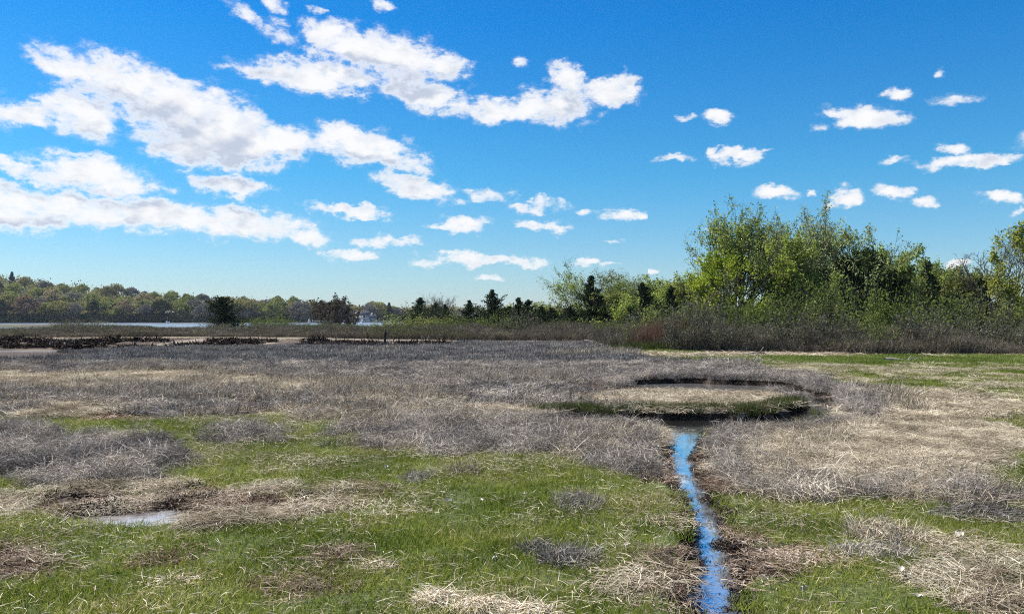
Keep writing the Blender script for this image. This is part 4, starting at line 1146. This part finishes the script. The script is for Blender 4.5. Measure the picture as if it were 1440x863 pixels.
# brown scrub nobody could count: a thicket of upright twigs
def scrub_patch(n, R, h0, h1, w):
    a = upright(n, R, h0 * .6, h1, w, .20, .05, seg=2)
    # side twigs start part way up
    m = n
    P0 = np.concatenate([rng.uniform(-R, R, (m, 2)), rng.uniform(.25 * h1, .75 * h1, (m, 1))], 1)
    D = np.stack([rng.normal(0, .45, m), rng.normal(0, .45, m), np.ones(m)], 1); D /= np.linalg.norm(D, axis=1, keepdims=True)
    b2 = ribbons(P0, D, rng.uniform(.15, .38, m), np.full(m, w * .8), np.zeros(m), 1)
    return [a, b2]


P['scrub'] = protos('scrub', M_TWIG, [lambda: scrub_patch(230, .55, .7, 1.25, .013)] * 6)
P['scrubleaf'] = protos('scrub_leaf', M_TWIGLEAF, [lambda: [leaf_quads(np.stack([rng.uniform(-.6, .6, 160), rng.uniform(-.6, .6, 160), rng.uniform(.35, 1.2, 160)], 1), .05, rng)]] * 4)
P['reed'] = protos('rusty_reeds', M_RED, [lambda: [upright(200, .5, .7, 1.5, .014, .16, .1, seg=2)]] * 3)
n = 5200
X = rng.uniform(XA(895, 37), 38, n); t = rng.uniform(0, 1, n)
front = np.interp(X, [6, 9, 14, 22, 38], [43, 39.5, 36.5, 35.5, 35.0]) + fbm(X, X * 0, .3, 3, 77) * .7
Y = front + t ** 1.1 * 7.5
hS = .42 + .38 * sstep(t, 0, .4) + rng.normal(0, .10, n) + fbm(X, Y, .45, 3, 12) * .3 + fbm(X, X * 0, .22, 3, 19) * .35
scatter('brown_scrub', P['scrub'], X, Y, rng.uniform(.9, 1.2, n), 'thick brown twiggy scrub along the foot of the right hand trees', 'scrub', sz=hS * 1.02)
k = rng.random(n) < .12 + .5 * sstep(t, .4, 1)
scatter('scrub_foliage', P['scrubleaf'], X[k], Y[k], rng.uniform(.9, 1.2, k.sum()), 'small dull leaves breaking all through the right hand scrub', 'foliage', sz=hS[k] * 1.05)
n = 9000
X = rng.uniform(-85, 16, n); t = rng.uniform(0, 1, n)
front = np.interp(X, [-85, -40, -10, 4, 10, 16], [58, 57, 56, 53, 48, 43]) + fbm(X, X * 0, .12, 3, 78) * 2.0
Y = front + t * np.interp(X, [-85, -20, 0, 16], [17, 17, 14, 12])
pxs, _ = PROJ(X, Y)
hL = np.interp(pxs, [0, 350, 500, 700, 900], [.34, .40, .60, .76, .8]) + rng.normal(0, .09, n) + fbm(X, Y, .25, 4, 14, .6) * .38
hL = hL * (.6 + .4 * sstep(t, 0, .15))
scatter('brown_scrub', P['scrub'], X, Y, rng.uniform(1.0, 1.5, n), 'low dark brown scrub belt between the marsh and the bay', 'scrub', sz=hL)
k = rng.random(n) < np.where(pxs < 640, .5, .15) * (.3 + sstep(fbm(X, Y, .15, 3, 15), -.2, .4))
scatter('scrub_foliage', P['scrubleaf'], X[k], Y[k], rng.uniform(1, 1.5, k.sum()), 'small dull green leaves all through the low scrub belt', 'foliage', sz=hL[k])
n = 46
X = rng.normal(XA(937, 42), .62, n); Y = rng.normal(41.8, .5, n)
scatter('rusty_reeds', P['reed'], X, Y, rng.uniform(.8, 1.1, n), 'rusty brown reeds at the left end of the right hand scrub', 'reeds', sz=rng.uniform(.8, 1.35, n))
n = 60
X = rng.normal(XA(922, 40.5), .9, n); Y = rng.normal(40.6, .4, n)
scatter('bank_grass', P['bank0'], X, Y, rng.uniform(1.5, 2.3, n), 'green grass tuft at the foot of the rusty reeds', 'grass', sz=rng.uniform(1.8, 3.0, n))
# dark wet peat lumps of the bank across the left
P['lump'] = protos('peat_clods', M_PEAT, [lambda: [lying(160, .5, .1, .35, .06, 0, .16, .5)]] * 4)
n = 900
X = rng.uniform(-46, -4, n); Y = rng.uniform(44.6, 49.2, n)
k = rng.random(n) < np.interp(X, [-46, -16, -4], [1, .8, .25]) * sstep(fbm(X, Y, .3, 3, 171), -.35, .15)
scatter('peat_debris', P['lump'], X[k], Y[k], rng.uniform(.7, 1.4, k.sum()), 'black clods of peat on the bank across the left of the marsh', 'peat')


# ------------------------------------------------------------------ the far shore
def far_tree(seed, kind, mat):
    rg = np.random.default_rng(seed)
    tb = TB()
    if kind == 'cone':
        H_, R_ = 14.0, 3.6
        tb.tube(np.array([[0, 0, -1], [0, 0, H_ * .6], [0, 0, H_ * .97]]), [.35, .2, .05], 5)
        n = 420; t = rg.uniform(.08, 1, n); a = rg.uniform(0, 2 * pi, n)
        rr = R_ * (1 - t) ** .8 * rg.uniform(.5, 1.1, n) * (1 + .25 * np.sin(t * 30))
        C = np.stack([np.cos(a) * rr, np.sin(a) * rr, t * H_], 1)
        V_, Q_ = leaf_quads(C, 1.0, rg, up=.6)
    else:
        H_ = 13.0
        tb.tube(np.array([[0, 0, -1], [.1, .1, 4], [.3, 0, 7.5]]), [.32, .22, .12], 5)
        C = []
        for i in range(17):
            a = i * 2.4 + rg.uniform(-.4, .4); q = 5.0 * math.sqrt((i + .3) / 17)
            top = 10.6 * (1 - .42 * (q / 5.2) ** 2) + rg.uniform(-.6, .6)
            r_ = rg.uniform(1.5, 2.2)
            c0 = np.array([cos(a) * q, sin(a) * q, top - r_ * .3])
            tb.tube(np.array([[.2, 0, rg.uniform(2.5, 6)], (c0 + [0, 0, 2]) * .5, c0]), [.15, .09, .03], 4)
            d = rg.normal(0, 1, (95, 3)); d[:, 2] = np.abs(d[:, 2]) * .9 - .35; d /= np.linalg.norm(d, axis=1, keepdims=True)
            C.append(c0 + d * r_ * rg.uniform(.7, 1.05, (95, 1)))
            m_ = 22       # loose lower sprays
            C.append(c0 * [1, 1, 0] + np.stack([rg.normal(0, 1.0, m_), rg.normal(0, 1.0, m_), rg.uniform(1.5, top - 1, m_)], 1))
        C = np.concatenate(C)
        V_, Q_ = leaf_quads(C, .62, rg, up=.3, stretch=1.3)
    return tb.mesh('trunk', M_BARK), mesh_from('crown', V_, Q_, mat=mat)


FT = []
for i, (kd, mt, nm) in enumerate((('round', 'far_olive', 'olive'), ('round', 'far_olive', 'olive'), ('round', 'far_green', 'yellow green'), ('round', 'far_tan', 'tan budding'), ('round', 'far_red', 'reddish budding'), ('round', 'far_grey', 'grey leafless'), ('round', 'far_green', 'bright green'), ('cone', 'far_dark', 'dark conifer'), ('round', 'far_dark', 'dark evergreen'))):
    FT.append((far_tree(300 + i, kd, LEAF[mt]), nm, kd))
rg = np.random.default_rng(77)
cnt = 0
used_ = {}
rows = ((4, 'at the waterline'), (20, 'just behind the waterline'), (42, 'low on the far hill'), (75, 'half way up the far hill'), (112, 'high on the far hill'), (160, 'just below the far ridge'), (215, 'on the far ridge'))
for ri, (back, where) in enumerate(rows):
    px = -150.0
    while px < 575 - ri * 4:
        base = float(np.interp(px, [-600, 0, 150, 300, 450, 560, 640], [330, 390, 420, 440, 470, 540, 600]))
        D = base + back + rg.uniform(-6, 6)
        step = (9.6 + ri * .8) * F / D
        x = XA(px + rg.uniform(-.3, .3) * step, D)
        u_ = rg.random()
        if px < 60 and ri < 2: k = 7 if u_ < .5 else (8 if u_ < .7 else 4)
        elif u_ < .06 + .45 * (ri == 6) + .08 * (ri < 3): k = 7 if rg.random() < .45 else 8
        else: k = (0, 1, 2, 3, 2, 0, 5, 6, 6)[rg.integers(0, 9)]
        (tm, nm, kd) = FT[k]
        s_ = rg.uniform(.72, 1.08) * (.72 if ri == 6 else 1.0) * (.9 if kd == 'cone' else 1.0)
        side = next(t_ for lim, t_ in ((-8, 'past the low spit'), (35, 'at the shore left end'), (75, 'above the low spit'), (115, 'above the grey bay shrub'), (160, 'beyond the spit end'), (205, 'left of the skiff'),
                     (250, 'above the tiny skiff'), (290, 'above the grey waterside house'), (313, 'just left of the lone juniper'), (335, 'behind the lone juniper'), (370, 'above the white house'), (405, 'right of the cream outbuilding'), (430, 'just left of the boats'),
                     (455, 'above the moored boats'), (475, 'above the white boathouse'), (500, 'behind the purple brown tree'), (525, 'above the cream cottage'), (999, 'at the shore right end')) if px < lim)
        z0 = float(height(np.array([x]), np.array([D]))[0])
        size_ = 'small ' if s_ < .78 else ('big ' if s_ > .98 else '')
        lb_ = '%s%s tree %s, %s' % (size_, nm, where, side)
        used_[lb_] = used_.get(lb_, 0) + 1
        if used_[lb_] > 1: px += step * .4; continue
        o = plant('far_tree', tm, TC, x, D, '%s%s tree %s, %s' % (size_, nm, where, side),
                  'tree', 'trees on the far wooded shore', rz=rg.uniform(0, 6), sc=(s_ * rg.uniform(.9, 1.15), s_ * rg.uniform(.9, 1.15), s_ * rg.uniform(.85, 1.1)), z=z0)
        cnt += 1
        px += step * rg.uniform(.8, 1.15)
print('far trees', cnt)
# the far wood behind them that reads as one mass: undergrowth and trees too small to tell apart
P['farwood'] = protos('far_wood', LEAF['far_olive'], [lambda: [leaf_quads(np.stack([rng.normal(0, 3.2, 150), rng.normal(0, 3.2, 150), np.abs(rng.normal(4, 2.2, 150))], 1), 1.0, rng)]] * 3)
n = 500
pxr = rng.uniform(-200, 640, n); D = np.interp(pxr, [-600, 0, 150, 300, 450, 560, 640], [330, 390, 420, 440, 470, 540, 600]) + rng.uniform(6, 330, n)
scatter('far_woods', P['farwood'], (pxr - CX) / F * D, D, rng.uniform(.7, 1.1, n), 'distant undergrowth and woods behind the single trees of the far hill', 'woods', sz=rng.uniform(.5, 1.0, n))
n = 700
pxr = rng.uniform(540, 1500, n); D = rng.uniform(1450, 1560, n)
scatter('far_woods', P['farwood'], (pxr - CX) / F * D, D, rng.uniform(2, 3.5, n), 'thin line of blue distant woods on the horizon', 'woods', sz=rng.uniform(1, 1.6, n))
P['farshrub'] = protos('far_undergrowth', LEAF['far_dark'], [lambda: [leaf_quads(np.stack([rng.normal(0, 2.0, 120), rng.normal(0, 2.0, 120), np.abs(rng.normal(1.2, 1.0, 120))], 1), .55, rng)]] * 3)
n = 700
pxr = rng.uniform(-200, 620, n); D = np.interp(pxr, [-600, 0, 150, 300, 450, 560, 640], [330, 390, 420, 440, 470, 540, 600]) + rng.uniform(-1, 14, n)
scatter('far_undergrowth', P['farshrub'], (pxr - CX) / F * D, D, rng.uniform(.8, 1.3, n), 'dark brushy undergrowth along the waterline of the far shore', 'undergrowth')
n = 500
X = rng.uniform(10, 130, n); Y = rng.uniform(62, 120, n)
scatter('undergrowth', P['farshrub'], X, Y, rng.uniform(.5, .9, n), 'dim undergrowth between and behind the right hand trees', 'undergrowth')


# ------------------------------------------------------------------ things on the far shore
def plain(name, col, rough=0.6, scale=3.0, var=0.85):
    return rough_mat(name, tuple(c_ * var for c_ in col), col, scale, 0.1, rough)


M_WHITE = plain('white_paint', (.52, .52, .50)); M_ROOF = plain('grey_shingle', (.16, .15, .15)); M_GLASS = plain('dark_glass', (.03, .04, .05), .1); M_WOODG = plain('grey_wood', (.34, .31, .28))
M_CREAM = plain('cream_board', (.42, .40, .36)); M_BLUEH = plain('blue_paint', (.10, .16, .28))


def box(x0, x1, y0, y1, z0, z1):
    V_ = np.array([[x, y, z] for z in (z0, z1) for y in (y0, y1) for x in (x0, x1)], float)
    Q_ = np.array([[0, 2, 3, 1], [4, 5, 7, 6], [0, 1, 5, 4], [2, 6, 7, 3], [0, 4, 6, 2], [1, 3, 7, 5]])
    return V_, Q_


def house(px, D, w_, d_, h_, label, wallm, z=None, rz=0.0):
    x = XA(px, D); z = float(height(np.array([x]), np.array([float(D)]))[0]) + .2 if z is None else z
    r = bpy.data.objects.new('shore_house', None); COL.objects.link(r); r.location = (x, D, z); r.rotation_euler = (0, 0, rz)
    tag(r, label, 'house', 'houses on the far shore')
    link('wall', mesh_from('wall', *box(-w_ / 2, w_ / 2, -d_ / 2, d_ / 2, -1.5, h_), mat=wallm), r)
    rh = h_ + d_ * .38
    V_ = [[-w_ / 2 - .5, -d_ / 2 - .5, h_], [w_ / 2 + .5, -d_ / 2 - .5, h_], [w_ / 2 + .5, d_ / 2 + .5, h_], [-w_ / 2 - .5, d_ / 2 + .5, h_], [-w_ / 2 - .5, 0, rh], [w_ / 2 + .5, 0, rh]]
    rf = link('roof', mesh_from('roof', V_, [[0, 1, 5, 4], [2, 3, 4, 5], [3, 2, 1, 0]], [[0, 4, 3], [1, 2, 5]], mat=M_ROOF), r)
    link('chimney', mesh_from('chimney', *box(w_ * .2, w_ * .2 + .9, -.5, .5, h_ + .4, rh + 1.0), mat=M_CREAM), rf)
    nwin = max(2, int(w_ / 3.2)); wm = None
    for lv in range(2 if h_ > 4.5 else 1):
        for i in range(nwin):
            xc = -w_ / 2 + (i + .5) * w_ / nwin
            if wm is None: wm = mesh_from('window', *box(-.55, .55, -.04, .04, 0, 1.4), mat=M_GLASS)
            link('window', wm, r, loc=(xc, -d_ / 2 - .02, 1.0 + lv * 2.7))
    link('door', mesh_from('door', *box(-.5, .5, -.03, .03, 0, 2.1), mat=M_WOODG), r, loc=(w_ / 2 - .8, -d_ / 2 - .05, 0))
    return r


house(338, 455, 11, 8, 3.4, 'white house with low grey roof half hidden behind the lone juniper', M_WHITE)
house(352, 462, 7, 6, 3.0, 'small cream outbuilding right of the white house by the juniper', M_CREAM)
house(505, 500, 12, 8, 4.8, 'white two storey house right of the purple brown tree', M_CREAM)
house(519, 508, 8, 7, 3.2, 'cream cottage at the right end of the far shore', M_CREAM)
house(246, 447, 9, 6, 3.0, 'small grey waterside house left of the juniper', M_WOODG)
house(462, 496, 9, 6, 3.0, 'low white boathouse left of the purple brown tree', M_WHITE)


def boat(px, D, L, label, hullm, cabin=True, rz=0.0, group='boats moored in the bay'):
    x = XA(px, D)
    r = bpy.data.objects.new('moored_boat', None); COL.objects.link(r); r.location = (x, D, BAY); r.rotation_euler = (0, 0, rz)
    tag(r, label, 'boat', group)
    st = []
    for t in np.linspace(0, 1, 8):
        hw = L * .16 * (1 - max(0, t - .45) ** 1.8 / .55 ** 1.8) ; xx = -L / 2 + t * L; top = .75 + .35 * t ** 2
        st.append([[xx, -hw, top], [xx, -hw * .75, -.1], [xx, 0, -.25], [xx, hw * .75, -.1], [xx, hw, top]])
    V_ = np.array(st).reshape(-1, 3); Q_ = []
    for i in range(7):
        for j in range(4): Q_.append([i * 5 + j, i * 5 + j + 1, i * 5 + j + 6, i * 5 + j + 5])
        Q_.append([i * 5 + 4, i * 5, i * 5 + 5, i * 5 + 9])
    T_ = [[0, 1, 2], [0, 2, 4], [2, 3, 4]]
    link('hull', mesh_from('hull', V_, Q_, T_, mat=hullm), r)
    if cabin:
        cb = link('cabin', mesh_from('cabin', *box(-L * .12, L * .18, -L * .09, L * .09, .7, 1.9), mat=M_WHITE), r)
        link('window', mesh_from('window', *box(-L * .10, L * .16, -L * .095, L * .095, 1.25, 1.6), mat=M_GLASS), cb)
    link('mast', mesh_from('mast', *box(-.05, .05, -.05, .05, .7, 3.2), mat=M_WOODG), r)
    return r


for px, D, L, lb, hm, cb in ((435, 420, 7, 'white cabin boat, leftmost of the three before the purple brown tree', M_WHITE, True), (456, 430, 6.5, 'white cabin boat, middle of the three before the purple brown tree', M_WHITE, True),
                             (466, 425, 6, 'white open boat, rightmost of the three before the purple brown tree', M_WHITE, False), (236, 380, 3.4, 'tiny white skiff out on the open bay left of the juniper', M_WHITE, False), (510, 430, 7, 'white boat moored right of the purple brown tree', M_WHITE, True)):
    boat(px, D, L * .5, lb, hm, cb, rz=px)
# a long low dock
r = bpy.data.objects.new('dock', None); COL.objects.link(r); xd = XA(490, 445); r.location = (xd, 445, BAY); tag(r, 'long low pale dock on piles below the far shore houses', 'dock')
link('deck', mesh_from('deck', *box(-20, 24, -1.2, 1.2, .9, 1.15), mat=M_WOODG), r)
pm = mesh_from('pile', *box(-.15, .15, -.15, .15, -1.0, 1.6), mat=M_WOODG)
for i in range(12):
    link('pile', pm, r, loc=(-20 + i * 4, -1.36, 0))


# ------------------------------------------------------------------ small things on the marsh
def post(px, pybase, h_, rad, label, lean):
    x, y = G(px, pybase, 0.0)
    tb = TB(); rg_ = np.random.default_rng(int(px))
    n_ = 8
    pts = np.stack([np.linspace(0, lean, n_) + rg_.normal(0, .004, n_), rg_.normal(0, .004, n_), np.linspace(-.3, h_, n_)], 1)
    rad_ = rad * rg_.uniform(.92, 1.06, n_); rad_[-1] *= .55
    tb.tube(pts, rad_, 9)
    top = tb.V[-1][-9:]
    tb.V.append(np.array([top.mean(0) + [0, 0, .01]])); k0 = tb.n - 9; c_ = tb.n; tb.n += 1
    T_ = [[k0 + i, k0 + (i + 1) % 9, c_] for i in range(9)]
    me = mesh_from('marsh_post', np.concatenate(tb.V), np.concatenate(tb.Q), T_, mat=M_POST, smooth=True)
    z = float(height(np.array([x]), np.array([y]))[0])
    o = link('marsh_post', me, loc=(x, y, z)); tag(o, label, 'post')


post(541, 487.5, 1.02, .075, 'dark weathered post standing tall at the back of the grey marsh', .03)
post(653, 484, .38, .06, 'short dark stump of a post right of the tall one', -.02)


def log(px, py, L, rad, rz, label, fork=True, mat=None):
    x, y = G(px, py, 0.1); rg_ = np.random.default_rng(int(px * 7 + py))
    tb = TB()
    p_, _ = wander(np.array([-L / 2, 0, rad * .7]), np.array([1.0, 0, .04]), L, 7, .08, 0.0, rg_)
    tb.tube(p_, np.linspace(rad, rad * .45, 8), 7)
    if fork:
        for q in range(3):
            k = rg_.integers(2, 6); d_ = unit(np.array([rg_.uniform(.2, .8), rg_.normal(0, .5), rg_.uniform(.2, .9)]))
            b_, _ = wander(p_[k], d_, L * rg_.uniform(.2, .4), 3, .1, 0, rg_); tb.tube(b_, np.linspace(rad * .4, rad * .12, 4), 5)
    z = float(height(np.array([x]), np.array([y]))[0]) + .03
    o = link('driftwood_log', tb.mesh('driftwood_log', mat or M_DRIFT), loc=(x, y, z), rz=rz); tag(o, label, 'driftwood', 'driftwood on the wrack line')


log(838, 481, 1.6, .12, .2, 'pale driftwood log, leftmost on the wrack below the steep cedar')
log(856, 482, 1.1, .10, -.5, 'short tilted driftwood piece in the middle of the wrack heap')
log(877, 483, 1.7, .11, .1, 'long pale driftwood log nearest the rusty reeds')
log(848, 485, .9, .08, .8, 'small driftwood branch in front of the wrack heap')
log(1270, 504, 1.5, .07, .15, 'bleached driftwood branch on the wrack before the green scrub')
log(1062, 497, 1.0, .05, -.4, 'thin bleached stick sticking up at the edge of the brown scrub')
log(598, 482, 1.8, .11, .1, 'pale driftwood log lying between the two dark posts')
log(505, 481, 1.3, .09, -.1, 'driftwood log left of the tall dark post')


def leaf_thing(px, py, s_, label, rz):
    x, y = G(px, py, .06); rg_ = np.random.default_rng(int(px + py))
    nu, nv = 9, 5; V_ = []; s_ *= .52; tw = rg_.normal(0, 1.2)
    for i in range(nu):
        u_ = i / (nu - 1); w_ = math.sin(pi * u_ ** .8) * .34 * (1 + .25 * math.sin(u_ * 17))
        for j in range(nv):
            v_ = (j / (nv - 1) - .5) * 2
            V_.append([(u_ - .5) * s_, v_ * w_ * s_, s_ * (.9 * abs(v_) ** 1.3 * w_ + .8 * (u_ - .4) ** 2 + .5 * tw * (u_ - .5) * v_ * w_) + rg_.normal(0, .06) * s_])
    V_ = np.array(V_)
    Q_ = [[i * nv + j, (i + 1) * nv + j, (i + 1) * nv + j + 1, i * nv + j + 1] for i in range(nu - 1) for j in range(nv - 1)]
    z = float(height(np.array([x]), np.array([y]))[0]) + .055
    o = link('curled_leaf', mesh_from('curled_leaf', V_, Q_, mat=M_WHITELEAF, smooth=True), loc=(x, y, z), rz=rz)
    o.rotation_euler = (rg_.normal(0, .3), rg_.normal(0, .3), rz)
    tag(o, label, 'leaf', 'bleached curled leaves in the grass')


for px, py, s_, lb, rz in (
 (630, 704, .12, 'large white curled leaf left of the grey rush tuft', .5), (677, 701, .09, 'white leaf on its edge right of the largest curled leaf', 1.9), (738, 694, .08, 'small white leaf just left of the round grey tuft', .1),
 (697, 785, .09, 'white leaf lying left of the long grey tuft', .4), (882, 768, .10, 'white leaf with a dry stem, left of the creek', -.3), (874, 701, .06, 'tiny white leaf right of the round grey tuft', .8),
 (1075, 820, .10, 'twisted white leaf close right of the creek', 2.0), (1132, 828, .11, 'flat white leaf right of the twisted one', .2), (1350, 754, .16, 'long white leaf with a point below the grey windrow', 0.1),
 (1137, 727, .10, 'white leaf at the foot of the big straw mat', .6), (1268, 800, .11, 'white leaf below the dark tangle of sticks', 1.2), (1292, 838, .12, 'pale leaf in the straw near the bottom right', .9),
 (555, 634, .14, 'white leaf at the top of the lawn under the dead rush', .4), (1315, 690, .12, 'pale leaf on the lower edge of the big straw mat', .3), (543, 655, .12, 'cream leaf below the one under the dead rush', 1.4)):
    leaf_thing(px, py, s_, lb, rz)


def clump(px, py, rx, ry, h_, mat, label, n_=900, kind='mix', w_=.0058, name='dead_grass_tuft', group='dead grass tufts on the lawn', ang=None):
    x, y = G(px, py, 0.05)
    RX = rx / F * y; RY = ry / F * y * y / H * .9
    a = rng.uniform(0, 2 * pi, n_); q = np.sqrt(rng.uniform(0, 1, n_))
    xy = np.stack([np.cos(a) * q * RX, np.sin(a) * q * RY], 1)
    m_ = int(n_ * (.45 if kind == 'mix' else .05))
    zz = height(x + xy[:, 0], y + xy[:, 1]) - float(height(np.array([x]), np.array([y]))[0])
    dome = np.clip(1 - q, 0, 1) ** .6 * h_ * .55
    P0 = np.stack([xy[:m_, 0], xy[:m_, 1], zz[:m_] - .01], 1)
    D = np.stack([rng.normal(0, .55, m_) + xy[:m_, 0] / RX * .35, rng.normal(0, .45, m_), np.ones(m_)], 1); D /= np.linalg.norm(D, axis=1, keepdims=True)
    cu = rng.normal(0, .22, (m_, 3)) * [1, 1, 0]
    A_ = ribbons(P0, D, rng.uniform(.5, 1.0, m_) * h_, np.full(m_, w_), np.abs(rng.normal(.1, .15, m_)), 3, curl=cu)
    k_ = n_ - m_
    P1 = np.stack([xy[m_:, 0], xy[m_:, 1], zz[m_:] + dome[m_:] * rng.uniform(0, 1, k_)], 1)
    aa = rng.uniform(-pi, pi, k_) if ang is None else ang + rng.normal(0, .7, k_)
    e = rng.normal(.05, .3, k_)
    D1 = np.stack([np.cos(aa) * np.cos(e), np.sin(aa) * np.cos(e), np.sin(e)], 1)
    B_ = ribbons(P1, D1, rng.uniform(.04, .15, k_), np.full(k_, w_), np.abs(rng.normal(.25, .2, k_)), 3, curl=np.stack([-np.sin(aa), np.cos(aa), aa * 0], 1) * rng.normal(0, .35, k_)[:, None])
    V_, Q_ = merge([A_, B_])
    o = link(name, mesh_from(name, V_, Q_, mat=mat), loc=(x, y, float(height(np.array([x]), np.array([y]))[0])))
    tag(o, label, 'dead grass', group)


clump(813, 700, 34, 15, .17, M_RUSH, 'round grey tuft of dead rush in the middle of the lawn')
clump(797, 778, 42, 14, .16, M_RUSH, 'long grey tuft of dead rush above the straw heap', 1000)
clump(750, 762, 24, 10, .12, M_RUSH, 'small grey tuft touching the left of the long one', 500)
clump(1245, 745, 52, 18, .20, M_TANRUSH, 'spiky tangle of dry stems below the big straw mat', 1300)
clump(1225, 770, 60, 12, .14, M_RUSH, 'dark low tangle of stems under the spiky one', 900)
clump(1385, 717, 80, 12, .16, M_RUSH, 'long grey windrow of dead rush at the right edge', 2200, kind='lie', ang=.1)
clump(620, 835, 42, 13, .12, M_STRAW, 'grey white heap of straw, left end of the heap row', 1000, kind='lie')
clump(680, 842, 50, 14, .14, M_STRAW, 'combed white straw heap in the middle of the heap row', 1300, kind='lie', ang=-1.3)
clump(742, 850, 48, 12, .12, M_STRAW, 'flat straw heap at the right of the heap row', 1100, kind='lie')
clump(1350, 805, 90, 20, .14, M_STRAW, 'combed pale straw swath above the bottom right corner', 2400, kind='lie', ang=2.6)
clump(1400, 840, 70, 18, .14, M_STRAW, 'thick pale straw swath in the bottom right corner', 2200, kind='lie', ang=.3)
clump(585, 668, 22, 9, .14, M_RUSH, 'small dark tuft below the dead rush left of center', 500)
clump(240, 808, 60, 8, .06, M_STRAW, 'thin scatter of pale straw low on the left lawn', 260, kind='lie')
clump(530, 788, 26, 9, .09, M_STRAW, 'small pale straw tuft with a stick beside it', 320, kind='lie')

# dark bits floating on the creek
n = 260
i_ = rng.integers(0, len(CRK) - 1, n); t = rng.uniform(0, 1, n); C_ = np.array(CRK)
c0 = C_[i_] + (C_[i_ + 1] - C_[i_]) * t[:, None]
X = c0[:, 0] + rng.uniform(-1, 1, n) * c0[:, 2]; Y = c0[:, 1]
V_, Q_ = ribbons(np.stack([X, Y, np.full(n, WL + .004)], 1), np.stack([np.cos(t * 50), np.sin(t * 50), t * 0 + .05], 1), rng.uniform(.008, .045, n), rng.uniform(.003, .010, n), np.zeros(n), 1, side=np.stack([-np.sin(t * 50), np.cos(t * 50), t * 0], 1))
tag(link('floating_debris', mesh_from('floating_debris', V_, Q_, mat=M_PEAT)), 'dark specks of plant debris floating on the narrow creek', 'debris', kind='stuff')

# ------------------------------------------------------------------ the air
m_h, b = mat_new('haze_air')
pv = b.n('ShaderNodeVolumePrincipled', ins={'Color': (.80, .88, 1.0, 1), 'Density': 0.00009, 'Anisotropy': 0.2})
b.n('ShaderNodeOutputMaterial', ins={'Volume': pv.outputs[0]})
hz = link('haze', mesh_from('haze', *box(-3600, 3600, -1600, 4600, -8.0, 50.0), mat=m_h))
hz.data.materials[0] = m_h
tag(hz, 'thin pale blue air over the marsh and the bay', kind='stuff')
